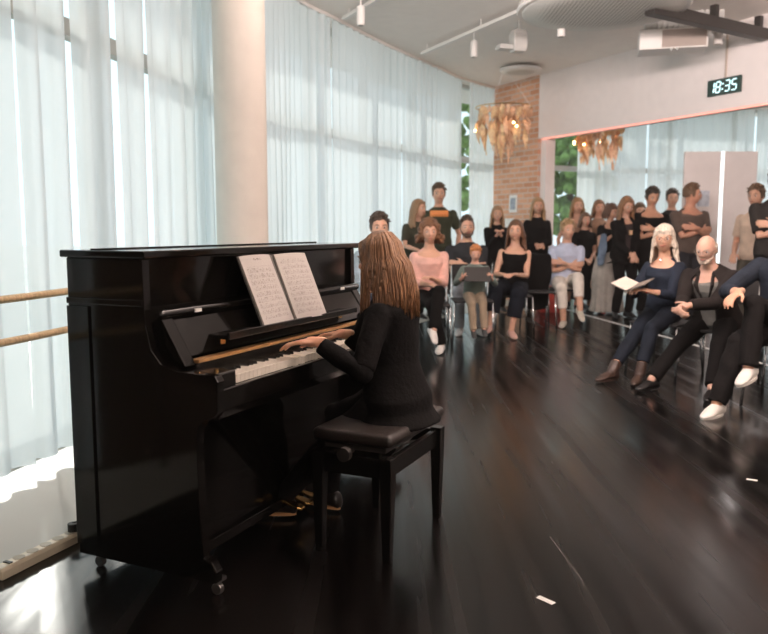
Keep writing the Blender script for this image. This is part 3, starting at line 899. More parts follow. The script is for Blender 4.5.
# ------------------------------------------------------------------ piano bench
bench = thing('piano_bench', 'black piano bench with a padded leather seat and four wooden legs', 'piano bench', pl(.76, .845, 0), PA)
w = MB(); w.box((-.275, -.165, .432), (.275, .165, .482)); o = w.build('seat_cushion', M_leather, bench, bevel=.022, segs=4, smooth=True)
w = MB(); w.box((-.235, -.125, .405), (.235, .125, .432)); w.build('lift_plate', M_blackm, bench)
for y in (-.145, .125):
    w = MB(); w.box((-.24, y, .315), (.24, y + .022, .385)); w.build('apron', M_satin, bench, bevel=.003)
for x in (-.262, .24):
    w = MB(); w.box((x, -.125, .315), (x + .022, .125, .385)); w.build('apron', M_satin, bench, bevel=.003)
for sx in (-1, 1):
    for sy in (-1, 1):
        cx, cy = sx * .25, sy * .14
        w = MB(); w.rings([[(cx + a * s, cy + b * s, z) for a, b in ((-1, -1), (1, -1), (1, 1), (-1, 1))] for z, s in ((0, .015), (.30, .023), (.395, .024))])
        w.build('leg', M_satin, bench, bevel=.003)
for sx in (-1, 1):
    w = MB(); w.tube([(sx * .255, .0, .41), (sx * .31, .0, .41)], .010, 10); w.tube([(sx * .305, .0, .41), (sx * .33, .0, .41)], .026, 16); w.build('adjust_knob', M_blackm, bench)
w = MB()
for s in (-1, 1):
    w.tube([(-.22, s * .10, .34), (.22, s * .10, .425)], .007, 8); w.tube([(-.22, s * .10, .425), (.22, s * .10, .34)], .007, 8)
w.build('scissor_lift', M_steel, bench)
# ------------------------------------------------------------------ audience chairs
_chair0 = None
def make_chair(label, x, y, rz, group='black stacking chairs with chrome legs'):
    global _chair0
    if _chair0 is None:
        t = thing('audience_chair', label, 'chair', (x, y, 0), rz, group); _chair0 = t
        w = MB(); w.box((-.215, -.21, .425), (.215, .20, .448)); w.build('seat', M_seat, t, bevel=.010)
        w = MB(); w.rings([[(a, .215 + b + .03 * (1 - (a / .2) ** 2), z) for a, b in ((-.2, 0), (-.1, 0), (0, 0), (.1, 0), (.2, 0), (.2, .016), (.1, .016), (0, .016), (-.1, .016), (-.2, .016))] for z in (.62, .72, .82)])
        w.build('backrest', M_seat, t, bevel=.005)
        for sx in (-1, 1):
            w = MB(); w.tube([(sx * .20, -.19, .43), (sx * .225, -.22, 0)], .0105, 10); w.build('leg', M_chrome, t, smooth=True)
            w = MB(); w.tube([(sx * .20, .19, .43), (sx * .225, .25, 0)], .0105, 10); w.build('leg', M_chrome, t, smooth=True)
            w = MB(); w.tube([(sx * .205, -.19, .42), (sx * .205, .18, .42), (sx * .205, .215, .46), (sx * .20, .235, .80)], .010, 10); w.build('side_frame', M_chrome, t, smooth=True)
        return t
    r = _chair0.copy(); COL.objects.link(r); r.location = (x, y, 0); r.rotation_euler = (0, 0, rz); r['label'] = label
    for ch in list(_chair0.children):
        c = ch.copy(); COL.objects.link(c); c.parent = r
    return r

# ------------------------------------------------------------------ people
def ik(a, t, l1, l2, pole):
    a, t = Vector(a), Vector(t); d = t - a; L = d.length
    if L > (l1 + l2) * .999:
        t = a + d * ((l1 + l2) * .999 / L); d = t - a; L = d.length
    ca = (l1 * l1 + L * L - l2 * l2) / (2 * l1 * L); ca = max(-1, min(1, ca))
    u = d.normalized(); p = Vector(pole); p = p - u * p.dot(u)
    if p.length < 1e-5: p = u.orthogonal()
    p.normalize()
    return a + u * (l1 * ca) + p * (l1 * math.sqrt(1 - ca * ca)), t

def hand_tubes(mb, w, d, nrm, t, curl, s, spread=1.0, fat=1.0):
    """palm and five fingers; d along the hand, nrm out of the palm, t towards the thumb"""
    d = Vector(d).normalized(); nrm = Vector(nrm); nrm = (nrm - d * nrm.dot(d)).normalized(); t = Vector(t); t = (t - d * t.dot(d) - nrm * t.dot(nrm)).normalized()
    M = Matrix((t, d, nrm)).transposed()
    mb.ball(w + d * .048 * s, (.040 * s, .055 * s, .0150 * s), 12, 8, M=M)
    mb.tube([w - d * .03 * s, w + d * .03 * s], [.023 * s, .026 * s], 10, True)
    for off, base, lens, a in ((.029, .088, (.040, .024, .019), .10), (.010, .094, (.044, .028, .020), .02), (-.010, .090, (.041, .026, .019), -.05), (-.028, .080, (.032, .019, .017), -.14)):
        p = w + (d * base + t * off) * s; pts = [p - d * .02 * s, p]; ang = 0; dd = d * math.cos(a * spread) + t * math.sin(a * spread)
        for L, c in zip(lens, (.55, 1.0, .75)):
            ang += curl * c; v = dd * math.cos(ang) + nrm * math.sin(ang); p = p + v * L * s; pts.append(p)
        mb.tube(pts, [r * s * fat for r in (.0098, .0094, .0086, .0080, .0068)], 8, True)
    p = w + (d * .022 + t * .026) * s; v = (d * .68 + t * .68 + nrm * .30).normalized(); p1 = p + v * .038 * s
    v2 = (d * .9 + t * .32 + nrm * .35).normalized(); p2 = p1 + v2 * .030 * s; p3 = p2 + (v2 + nrm * .2 * curl).normalized() * .022 * s
    mb.tube([w + d * .015 * s + t * .012 * s, p, p1, p2, p3], [r * s * fat for r in (.014, .0135, .0112, .0100, .0078)], 8, True)

def head_mesh(mb, s, M, c, chin=1.0, fem=False):
    """a head with sockets, nose, lips, chin and ears; local -y is the face"""
    n, m = 40, 30; vs = []; fs = []
    for i in range(1, m):
        th = math.pi * i / m
        for j in range(n):
            ph = 2 * math.pi * j / n
            dx, dy, dz = math.sin(th) * math.cos(ph), math.sin(th) * math.sin(ph), math.cos(th)
            x, y, z = .074 * dx, .094 * dy, .113 * dz
            if z < 0:
                q = (-z / .113); x *= 1 - .30 * q ** 1.6
                if y > 0: y *= 1 - .55 * q ** 1.1
                else: y *= 1 - .02 * q
            if z > 0 and y > 0: y *= 1.04
            if y < 0:
                f = max(0, -dy)
                g = lambda x0, z0, sx, sz: math.exp(-((x - x0) / sx) ** 2 - ((z - z0) / sz) ** 2)
                k = 0
                k += .024 * g(0, -.022, .010, .015) + .012 * g(0, .000, .008, .022)         # nose tip and bridge
                k -= .010 * (g(.031, .006, .016, .011) + g(-.031, .006, .016, .011))          # sockets
                k += .004 * (g(.030, .028, .022, .008) + g(-.030, .028, .022, .008))          # brows
                k += .006 * (g(.036, -.022, .016, .016) + g(-.036, -.022, .016, .016))        # cheeks
                k += .007 * g(0, -.055, .020, .010) - .003 * g(0, -.070, .02, .006) + .009 * g(0, -.093, .018, .014)
                y -= k
            vs.append(Vector((x, y, z)))
    vs.append(Vector((0, 0, .113))); vs.append(Vector((0, -.02, -.113))); T = len(vs) - 2
    for i in range(m - 2):
        for j in range(n):
            k = (j + 1) % n; fs.append((i * n + j, (i + 1) * n + j, (i + 1) * n + k, i * n + k))
    for j in range(n):
        k = (j + 1) % n; fs.append((T, j, k)); fs.append((T + 1, (m - 2) * n + k, (m - 2) * n + j))
    mb.add([c + M @ (v * s) for v in vs], fs)
    for sx in (-1, 1):
        mb.ball(c + M @ Vector((sx * .075 * s, .008 * s, -.004 * s)), (.008 * s, .017 * s, .028 * s), 10, 8, M=M @ Matrix.Rotation(sx * .35, 3, 'Z'))

SKIN = (.62, .36, .25)

def person(label, x, y, rz, pose='stand', top=1.7, lean=0.0, side=0.0, yaw=0.0, pitch=0.0, build=1.0, fem=False,
           wr=None, wl=None, er=None, el=None, hd=None, ar=None, al=None, kr=None, kl=None, seat=.45, hipz=None,
           skin=SKIN, shirt=(.02, .02, .02), sleeve=.35, shirt_low=-.06, neck=.0, bottom='trousers', bcol=(.02, .02, .022), blen=1.0,
           shoes=(.02, .02, .02), hair='short', hcol=(.08, .05, .03), hlen=.3, vox=.010, face=True, jacket=None, extras=(), headfwd=0.0,
           curl=.35, skirt_w=.30, beard=None, kind='cloth', bkind='cloth', hairseed=1, shoe_pt=None, voxc=None, grp=None, lips=M_lip, hands=None, footdir=None, shirt2=None, headk=1.0, cross=False, sole=None):
    if pose == 'stand': S = top / 1.69
    else: S = (top - seat) / (.875 * math.cos(lean * .8))
    voxc = voxc or vox
    R = thing('person', label, 'person', (x, y, 0), rz, grp)
    hz = (.90 * S if pose == 'stand' else seat + .092 * S) if hipz is None else hipz
    hip = Vector((0, 0, hz))
    up = Vector((side, -math.sin(lean), math.cos(lean))).normalized(); fw = Vector((0, -math.cos(lean), -math.sin(lean)))
    rt = Vector((1, 0, 0)); rt = (rt - up * rt.dot(up)).normalized(); fw = rt.cross(up) * 1.0
    if fw.y > 0: fw = -fw
    B = build
    def tors(s, rx, ry, fo=0.0): return (s, rx, ry, fo)
    if fem: prof = [(-.10, .11, .09, 0), (-.06, .155, .105, -.01), (.0, .168, .115, -.01), (.07, .150, .105, 0), (.17, .122, .090, .01), (.27, .135, .105, .02), (.34, .145, .115, .03), (.40, .152, .100, .01), (.43, .140, .088, .0), (.455, .112, .074, 0), (.475, .080, .064, -.005), (.50, .060, .056, -.005), (.53, .050, .050, -.005)]
    else: prof = [(-.10, .12, .10, 0), (-.06, .155, .11, -.01), (.0, .162, .118, 0), (.07, .152, .11, 0), (.17, .145, .105, .01), (.27, .158, .115, .01), (.34, .170, .120, .015), (.40, .178, .110, .01), (.43, .164, .095, .0), (.455, .132, .082, 0), (.475, .098, .072, -.005), (.50, .070, .062, -.005), (.53, .058, .056, -.005)]
    def ring(s, rx, ry, fo, inf=0.0, drop=0.0, n=28):
        c = hip + up * s * S + fw * fo * S; out = []
        for k in range(n):
            a = 2 * math.pi * k / n; ca, sa = math.cos(a), math.sin(a)
            q = c + rt * ca * (rx * B * S + inf) + fw * sa * (ry * B * S + inf)
            if drop: q = q - up * drop * max(0, sa) ** 1.5
            out.append(q)
        return out
    sh_w = (.152 if fem else .178) * B * S
    shl = hip + up * .405 * S + rt * sh_w; shr = hip + up * .405 * S - rt * sh_w
    hl = Vector((.088 * S, 0, hz)); hr = Vector((-.088 * S, 0, hz))
    neckb = hip + up * .49 * S - fw * .005 * S
    Hd = Matrix.Rotation(yaw, 3, 'Z') @ Matrix.Rotation(pitch, 3, 'X')
    hdir = (up + Vector((0, -headfwd, 0))).normalized() if headfwd else (up * .6 + Vector((0, 0, .4))).normalized()
    hc = neckb + hdir * .172 * S + Vector((0, -.020 * S, 0)) + Hd @ Vector((0, -.012 * S, 0))
    L1, L2 = .285 * S, .250 * S; G1, G2 = .430 * S, .415 * S
    # arms
    if cross:
        zc_ = hz + .26 * S; yb = -.185 * S * B
        wl = Vector((-.055 * S, yb - .035, zc_ - .01)) + Vector((up.x, up.y, 0)) * .26; wr = Vector((.055 * S, yb - .005, zc_ - .03)) + Vector((up.x, up.y, 0)) * .26
        hands = (((.1, 1, -.2), (-1, .25, .12)), ((-.1, 1, -.2), (1, .25, .05))); curl = .25
        el, er = (.8, .2, -.8), (-.8, .2, -.8)
    if wl is None: wl = (.26, -.04, hz - .06 * S) if pose == 'stand' else (.13, -.30, hz + .09)
    if wr is None: wr = (-.26, -.04, hz - .06 * S) if pose == 'stand' else (-.13, -.30, hz + .09)
    ell, wl = ik(shl, wl, L1, L2, el or (.5, .6, -.7)); elr, wr = ik(shr, wr, L1, L2, er or (-.5, .6, -.7))
    # legs
    if al is None: al = (.10, .03, .085) if pose == 'stand' else (.11, -.44, .085)
    if ar is None: ar = (-.10, .0, .085) if pose == 'stand' else (-.11, -.42, .085)
    knl, al = ik(hl, al, G1, G2, kl or ((0, -1, .1) if pose == 'stand' else (.1, -.7, 1)))
    knr, ar = ik(hr, ar, G1, G2, kr or ((0, -1, .1) if pose == 'stand' else (-.1, -.7, 1)))
    HS = 1.07 * headk
    body = MB()
    body.rings([ring(*p) for p in prof])
    body.tube([neckb - up * .03 * S, neckb + (hc - neckb) * .35, hc + Hd @ Vector((0, .02, -.05)) * S], [.058 * S * B, .052 * S * B, .055 * S], 14, True)
    head_mesh(body, S * HS, Hd, hc)
    for sh, e, w_ in ((shl, ell, wl), (shr, elr, wr)):
        body.tube([sh, sh.lerp(e, .5), e, e.lerp(w_, .35), w_], [q * S * B * (.9 if fem else 1) for q in (.050, .044, .036, .037, .0245)], 12, True)
    for i, (e, w_) in enumerate(((ell, wl), (elr, wr))):
        d = (w_ - e).normalized(); sgn = 1 if i == 0 else -1; nr = Vector((0, .25, -1)) if not hands else Vector(hands[i][0])
        if hands and len(hands[i]) > 1: d = Vector(hands[i][1]).normalized()
        nr = (nr - d * nr.dot(d)).normalized(); t = nr.cross(d) * sgn
        hand_tubes(body, w_, d, nr, t, curl if not isinstance(curl, tuple) else curl[i], S)
    legs = ((hl, knl, al, 1), (hr, knr, ar, -1))
    fdirs = []
    for i, (h, k, a, sg) in enumerate(legs):
        body.tube([h, h.lerp(k, .5), k, k.lerp(a, .3), k.lerp(a, .7), a], [q * S * B for q in (.082, .070, .052, .054, .040, .034)], 12, True)
        shin = (a - k).normalized()
        if footdir and footdir[i]: fd = Vector(footdir[i]).normalized()
        else:
            fd = Vector((sg * .25, -1, 0)); 
            if a.z > .16: fd = (fd.normalized() - shin * .0 + Vector((0, 0, -.45))).normalized()
        fdirs.append(fd); dn = -(-shin - fd * (-shin).dot(fd)).normalized()
        if a.z <= .16: dn = Vector((0, 0, -1))
        fl = a + dn * .050 * S
        body.tube([a - shin * .02, a + dn * .042 * S + fd * .02 * S, fl + fd * .08 * S + dn * .010 * S, fl + fd * .12 * S + dn * .012], [.028 * S, .024 * S, .014 * S, .010 * S], 10, True)
    sk = cm(skin, 'skin')
    bo = remeshed(body, 'body', sk, R, vox, 1)
    # shirt
    inf = .010 * S
    if shirt:
        c = MB()
        c.rings([ring(s, rx, ry, fo, inf + (.010 if s < .2 else .0), neck * max(0, min(1, (s - .40) / .075))) for s, rx, ry, fo in prof if shirt_low - .001 <= s <= .505])
        if shirt2 != 'strap':
            for sh, e, w_ in ((shl, ell, wl), (shr, elr, wr)):
                if sleeve > 0:
                    tot = L1 + L2; sl = sleeve * tot; ff = (.008 if fem else .011) * S
                    pts = [sh + (sh - e).normalized() * .0]; rd = [(.051 * S * B + ff)]
                    if sl <= L1: pts += [sh.lerp(e, sl / L1 * .5), sh.lerp(e, sl / L1)]; rd += [.052 * S * B + ff, .049 * S * B + ff]
                    else: f = (sl - L1) / L2; pts += [sh.lerp(e, .5), e, e.lerp(w_, f * .5), e.lerp(w_, f)]; rd += [.049 * S * B + ff, .041 * S * B + ff, .038 * S * B + ff * 1.1, .030 * S * B + ff]
                    c.tube(pts, rd, 14); c.ball(pts[0], rd[0], 12, 8)
                    if sl > L1: c.ball(e, .041 * S * B + ff, 10, 8)
        remeshed(c, 'shirt', cm(shirt, kind), R, voxc, 2, .0035, 9, sum(map(ord, label)) % 999)
    # bottom
    if bottom in ('trousers', 'shorts'):
        c = MB(); c.rings([ring(s, rx, ry, fo, .010 * S) for s, rx, ry, fo in prof if s <= .10])
        fr = blen if bottom == 'shorts' else blen
        for h, k, a, sg in legs:
            loose = .012 * S if bottom == 'trousers' else .035 * S
            tot = G1 + G2; L = fr * tot
            if L <= G1: pts = [h, h.lerp(k, L / G1 * .5), h.lerp(k, L / G1)]; rd = [.084 * S * B + .008, .072 * S * B + loose, .062 * S * B + loose]
            else:
                f = (L - G1) / G2; pts = [h, h.lerp(k, .5), k, k.lerp(a, f * .5), k.lerp(a, f)]; rd = [.084 * S * B + .008, .074 * S * B + loose * .8, .055 * S * B + loose, .050 * S * B + loose, .042 * S * B + loose * 1.2]
            c.tube(pts, rd, 14); c.ball(h, .086 * S * B, 12, 8)
            if L > G1: c.ball(k, .055 * S * B + loose, 10, 8)
        remeshed(c, bottom, cm(bcol, bkind), R, voxc, 2, .005, 8, sum(map(ord, label)) % 997)
    elif bottom in ('skirt', 'dress'):
        c = MB(); zt = hz + .16 * S; zb = hz - blen * (hz - .02); rings = []; N = 72
        for q in range(13):
            f = q / 12; z = zt + (zb - zt) * f; rx = (.125 * (1 - f) + skirt_w * f + .06 * math.sin(math.pi * min(1, f * 1.3))) * S; ry = rx * (.78 + .1 * f)
            rings.append([Vector(((rx * (1 + .06 * f * math.sin(k * 2 * math.pi / N * 13))) * math.cos(2 * math.pi * k / N), ry * (1 + .06 * f * math.sin(k * 2 * math.pi / N * 13)) * math.sin(2 * math.pi * k / N), z)) for k in range(N)])
        c.rings(rings); remeshed(c, bottom, cm(bcol, bkind), R, voxc, 1, .002, 6, 5)
    # shoes
    for (h, k, a, sg), fd in zip(legs, fdirs):
        if not shoes: break
        shin = (a - k).normalized(); dn = Vector((0, 0, -1)) if a.z <= .16 else ((shin - fd * shin.dot(fd)).normalized())
        c = MB(); sd = fd.cross(dn).normalized(); z0 = .083
        rings = []
        for f, wd, hh in ((-.078, .024, .055), (-.062, .036, .092), (-.02, .040, .100), (.03, .041, .084), (.08, .046, .062), (.125, .042, .038), (.160, .030, .030), (.175, .014, .018)):
            base = a + dn * z0 * S + fd * f * S; rings.append([base + sd * math.cos(t_) * wd * S - dn * ((math.sin(t_) * .5 + .5) * hh * S) for t_ in [2 * math.pi * q / 14 for q in range(14)]])
        c.rings(rings)
        if shoe_pt == 'boot': c.tube([a + dn * .02, a - shin * .10 * S], [.048 * S, .052 * S], 12)
        so = remeshed(c, 'shoe', cm(shoes, 'shoe'), R, min(voxc, .008), 2)
        if voxc < .009:
            sm = MB(); o_ = []; n_ = 20
            for q in range(n_):
                tt = 2 * math.pi * q / n_; o_.append(a + dn * (z0 + .004) * S + fd * (.048 + .125 * math.cos(tt)) * S + sd * math.sin(tt) * (.043 + .004 * math.cos(tt)) * S)
            sm.rings([o_, [v_ - dn * .016 * S for v_ in o_]]); sm.build('sole', cm(sole or shoes, 'shoe'), so)
    # hair
    def HP(x_, y_, z_): return hc + Hd @ (Vector((x_, y_, z_)) * S * HS)
    if hair != 'bald':
        c = MB(); hm = cm(hcol, 'hair')
        th = {'short': 0, 'crop': -.003, 'bob': .006, 'long': .005, 'curly': .016, 'bun': .003, 'fringe': .008}[hair]
        n, m = 36, 24; vs = []; fs = []
        zb = -.02 if hair in ('short', 'crop') else -.06
        for i in range(m + 1):
            a = math.pi * i / m
            for j in range(n):
                b = 2 * math.pi * j / n
                px_, py_, pz_ = (.0840 + th) * math.sin(a) * math.cos(b), .012 + (.0990 + th) * math.sin(a) * math.sin(b), .018 + (.112 + th) * math.cos(a)
                if pz_ < zb: pz_ = zb + (pz_ - zb) * .15
                if hair == 'fringe' and py_ < 0 and pz_ > .028: py_ -= .016
                if pz_ < .060 + .010 * math.sin(b * 9) and py_ < -.040: py_ = -.040 + (py_ + .040) * .15   # clear the face
                vs.append(HP(px_, py_, pz_))
        for i in range(m):
            for j in range(n):
                k = (j + 1) % n; fs.append((i * n + j, (i + 1) * n + j, (i + 1) * n + k, i * n + k))
        c.add(vs, fs)
        r_ = random.Random(hairseed)
        if hair in ('long', 'bob', 'fringe', 'curly', 'bun'):
            N = {'long': 46, 'bob': 40, 'fringe': 46, 'curly': 60, 'bun': 14}[hair]
            for q in range(N):
                a = -math.pi * .12 + (math.pi * 1.24) * q / (N - 1)      # from left temple round the back to the right temple
                if hair == 'curly': a = r_.uniform(-.25, math.pi + .25)
                cx, cy = math.cos(a), math.sin(a)
                ln = hlen * (1 if hair != 'curly' else r_.uniform(.3, 1)) * r_.uniform(.86, 1.0)
                p0 = HP(.060 * cx, .018 + .070 * cy, .06); p1 = HP(.084 * cx, .018 + .094 * cy, -.01)
                outw = Hd @ Vector((cx, cy, 0)); flare = .03 if hair != 'curly' else .05
                pts = [p0, p1]; rr = [.016, .018]
                for st in range(1, 5):
                    f = st / 4; w_ = .008 * math.sin(f * 7 + q * 1.7)
                    pts.append(p1 + outw * ((flare * f + w_) * S) - Vector((0, 0, ln * f)) + Vector((0, .01 * f, 0)) + (rt * w_))
                    rr.append(.017 * (1 - .55 * f) if hair != 'curly' else .018)
                c.tube(pts, [r * S for r in rr], 7, True)
        if hair == 'curly':
            for q in range(130):
                a = r_.uniform(-.45, math.pi + .45); e = r_.uniform(-.75, 1.5)
                c.ball(HP((.102 * math.cos(e)) * math.cos(a), .018 + .108 * math.cos(e) * math.sin(a), .015 + .120 * math.sin(e)), r_.uniform(.017, .027) * S, 8, 6)
        if hair in ('short', 'crop'):
            for q in range(150 if hair == 'short' else 60):
                aa = r_.uniform(0, 2 * math.pi); e = r_.uniform(.30, 1.5); ux, uy, uz = math.cos(e) * math.cos(aa), math.cos(e) * math.sin(aa), math.sin(e)
                if uy < -.55 and uz < .62: continue
                b0_ = Vector((.082 * ux, .012 + .098 * uy, .018 + .111 * uz)); dv = Vector((r_.uniform(-.5, .5), -.6 + r_.uniform(-.4, .4), r_.uniform(-.1, .5))) + Vector((ux, uy, uz)) * .5
                c.tube([HP(*b0_), HP(*(b0_ + dv * .016)), HP(*(b0_ + dv * .028 - Vector((0, 0, .006))))], [.012 * S, .010 * S, .005 * S], 6, True)
        if hair == 'bun': c.ball(HP(0, .10, .075), .038 * S, 12, 8)
        if hair == 'fringe':
            for q in range(15):
                xx = -.056 + .112 * q / 14; c.tube([HP(xx * .8, -.045, .098), HP(xx, -.085 + abs(xx) * .35, .066), HP(xx, -.088 + abs(xx) * .45, .040)], [.011 * S, .010 * S, .006 * S], 7, True)
        if hair in ('long', 'bob', 'fringe'):
            for sx in (-1, 1):
                c.tube([HP(0, -.035, .113), HP(sx * .045, -.060, .082), HP(sx * .076, -.040, .02), HP(sx * .082, -.025, -.06)], [.012 * S, .016 * S, .016 * S, .014 * S], 7, True)
        remeshed(c, 'hair', hm, R, min(vox, .008), 0 if hair in ('long', 'fringe', 'bob') else 1, .0025, 30, 3)
    if beard:
        c = MB(); c.ball(HP(0, -.055, -.078), (.050 * S, .042 * S, .034 * S), 14, 10, M=Hd)
        for sx in (-1, 1): c.tube([HP(sx * .062, -.02, -.02), HP(sx * .052, -.045, -.065), HP(sx * .02, -.088, -.088)], .013 * S, 8, True)
        c.tube([HP(-.026, -.090, -.052), HP(0, -.101, -.042), HP(.026, -.090, -.052)], .006 * S, 6, True)
        remeshed(c, 'beard', cm(beard, 'hair'), R, min(vox, .007), 1)
    # face
    if face:
        for sx in (-1, 1):
            c = MB(); c.ball(HP(sx * .031, -.0765, .006), .0115 * S, 12, 8); ey = c.build('eye', M_eyew, R, smooth=True)
            c = MB(); c.ball(HP(sx * .031, -.0825, .005), .0078 * S, 10, 8); c.build('iris', M_iris, ey, smooth=True)
            c = MB(); c.tube([HP(sx * .015, -.093, .024), HP(sx * .032, -.0915, .030), HP(sx * .048, -.080, .025)], [.003 * S, .0036 * S, .002 * S], 6, True)
            c.build('eyebrow', cm(tuple(q * .8 for q in hcol), 'hair'), R, smooth=True)
        c = MB(); c.tube([HP(-.024, -.088, -.054), HP(-.010, -.0985, -.0525), HP(0, -.1005, -.0545), HP(.010, -.0985, -.0525), HP(.024, -.088, -.054)], [q * S for q in (.002, .0048, .005, .0048, .002)], 8, True)
        c.build('mouth', lips, R, smooth=True)
    J = dict(R=R, hip=hip, up=up, fw=fw, rt=rt, S=S, hc=hc, Hd=Hd, HP=HP, ring=ring, prof=prof, shl=shl, shr=shr, ell=ell, elr=elr, wl=wl, wr=wr, knl=knl, knr=knr, al=al, ar=ar, B=B, L1=L1, L2=L2)
    if jacket: add_jacket(J, vox=voxc, **jacket)
    return J

def add_jacket(J, vox, col=(.03, .03, .03), low=-.16, gap=(.10, .9), kind='cloth', flare=.03, sleeve=.97, name='jacket', coll=True):
    """coat with an open front; gap = half opening angle at the hem and at the chest"""
    S, up, fw, rt, hip, B = (J[k] for k in ('S', 'up', 'fw', 'rt', 'hip', 'B'))
    prof = [(low, .175 + flare, .125 + flare, 0)] + [p for p in J['prof'] if p[0] > low + .03 and p[0] <= .505]
    c = MB(); N = 30; rings = []
    for s, rx, ry, fo in prof:
        f = max(0, min(1, (s - .05) / .38)); g = gap[0] * (1 - f) + gap[1] * f; cc = hip + up * s * S + fw * fo * S; fl = flare * max(0, (.1 - s) / .3)
        o_, i_ = [], []
        for k in range(N + 1):
            a = math.pi / 2 + g + (2 * math.pi - 2 * g) * k / N
            ca, sa = math.cos(a), math.sin(a)
            o_.append(cc + rt * ca * (rx * B * S + .026 + fl) + fw * sa * (ry * B * S + .032 + fl)); i_.append(cc + rt * ca * (rx * B * S + .010 + fl) + fw * sa * (ry * B * S + .010 + fl))
        rings.append(o_ + i_[::-1])
    c.rings(rings)
    for sh, e, w_ in ((J['shl'], J['ell'], J['wl']), (J['shr'], J['elr'], J['wr'])):
        f = (sleeve * (J['L1'] + J['L2']) - J['L1']) / J['L2']
        c.tube([sh, sh.lerp(e, .5), e, e.lerp(w_, f * .5), e.lerp(w_, f)], [q * S * B for q in (.066, .062, .054, .050, .041)], 14); c.ball(sh, .066 * S * B, 12, 8); c.ball(e, .054 * S * B, 12, 8)
    if coll:
        pts = []
        for k in range(11):
            a = math.pi / 2 + .75 + (2 * math.pi - 1.5) * k / 10
            pts.append(hip + up * (.500 - .03 * max(0, math.sin(a))) * S + (rt * math.cos(a) * .088 + fw * math.sin(a) * .078) * S)
        c.tube(pts, .014 * S, 8, True)
        for sx in (-1, 1):
            c.tube([pts[0 if sx > 0 else -1], hip + up * .40 * S + (rt * (-sx) * .075 + fw * .135) * S, hip + up * .27 * S + (rt * (-sx) * .03 + fw * .150) * S], [.014 * S, .018 * S, .008 * S], 8, True)
    remeshed(c, name, cm(col, kind), J['R'], vox, 2, .004, 8, 17)

def sub(J, name, mb, m, smooth=True, **k): return mb.build(name, m, J['R'], smooth=smooth, **k)

DEG = math.pi / 180
BLK = (.007, .006, .006)
# --- the front row, left group -------------------------------------------------
make_chair('chair under the seated man in the blue shirt beside the piano end', -.05, 7.35, 0)
person('seated man in a light blue shirt with short dark hair, half hidden behind the pianist', -.05, 7.30, 8 * DEG, 'sit', 1.34, .05, shirt=(.33, .42, .48), sleeve=.95, hcol=(.05, .035, .025), bcol=(.05, .06, .09), wl=(.05, -.34, .66), wr=(-.10, -.34, .68), kind='denim')
make_chair('chair under the curly-haired person in the pink blouse', .46, 8.05, 0)
person('seated person with curly brown hair, pink blouse over a white top and black trousers', .46, 8.0, 0, 'sit', 1.29, .03, fem=True, shirt=(.72, .42, .35), sleeve=.72, neck=.06, hair='curly', hcol=(.16, .075, .035), hlen=.10,
       bcol=BLK, shoes=(.75, .72, .68), wl=(.02, -.27, .72), wr=(.0, -.30, .66), ar=(.10, -.42, .085), al=(.02, -.60, .26), kl=(.1, -.6, 1), curl=.5, yaw=.05)
make_chair('chair under the bearded man in the dark t-shirt', .98, 9.35, 0)
person('seated bearded man in a dark t-shirt and pale grey jeans, arms crossed, behind the child', .98, 9.3, 0, 'sit', 1.345, .02, shirt=(.03, .032, .035), sleeve=.36, hair='crop', hcol=(.06, .04, .025), beard=(.09, .055, .035),
       bcol=(.34, .35, .37), bkind='denim', cross=True, shoes=(.6, .6, .58), build=1.05)
make_chair('chair under the red-haired child holding a tablet', .96, 8.50, 0)
Jb = person('seated child with red hair, grey-green top and khaki trousers looking down at a tablet', .97, 8.36, 0, 'sit', 1.035, .12, pitch=-.35 * -1, fem=False, shirt=(.14, .18, .16), sleeve=.9, hair='short', hcol=(.50, .19, .06),
            bcol=(.26, .20, .14), shoes=(.05, .05, .05), wl=(.15, -.26, .70), wr=(-.16, -.26, .70), al=(.06, -.42, .19), ar=(-.05, -.40, .17), kl=(0, -1, .9), kr=(0, -1, .9), curl=.6, skin=(.66, .38, .28),
            hands=(((-.6, -.3, .5),), ((.6, -.3, .5),)), footdir=((0, -1, -.2), (0, -1, -.2)))
w = MB(); w.box((-.135, -.006, -.085), (.135, .006, .085)); tb = w.build('tablet', M_blackm, bevel=.004)
tb.location = (.965, 8.045, .745); tb.rotation_euler = (-.55, 0, 0); tag(tb, 'black tablet held up in both hands by the red-haired child', 'tablet')
make_chair('chair under the long-haired woman in the black sleeveless top', 1.50, 9.10, 0)
person('seated woman with long wavy brown hair, black sleeveless top and black culottes, legs crossed', 1.50, 9.05, -8 * DEG, 'sit', 1.30, .04, side=.03, fem=True, shirt=BLK, sleeve=0, shirt2='strap', neck=.09, hair='long', hcol=(.13, .06, .03), hlen=.22,
       bottom='shorts', blen=.82, bcol=(.012, .014, .02), shoes=(.62, .38, .32), wl=(.02, -.33, .70), wr=(-.12, -.36, .70), al=(-.02, -.46, .09), ar=(-.26, -.50, .15), yaw=-.12)
make_chair('empty-looking chair with a black coat over its back, right of the woman with crossed legs', 1.88, 9.65, 0)
c = MB(); c.rings([[(x, y, z) for x, y in ((-.22 * s, .20 - .05 * s), (.22 * s, .20 - .05 * s), (.23 * s, .30), (-.23 * s, .30))] for z, s in ((.20, .75), (.45, .9), (.70, 1.0), (.86, .95), (.90, .8))])
o = remeshed(c, 'black_coat', cm(BLK), None, .012, 2, .014, 6, 4); o.location = (1.88, 9.62, 0); tag(o, 'black coat hanging over a chair back beside the long-haired seated woman', 'coat')
make_chair('chair under the fair-haired person in white trousers', 2.33, 10.05, -12 * DEG)
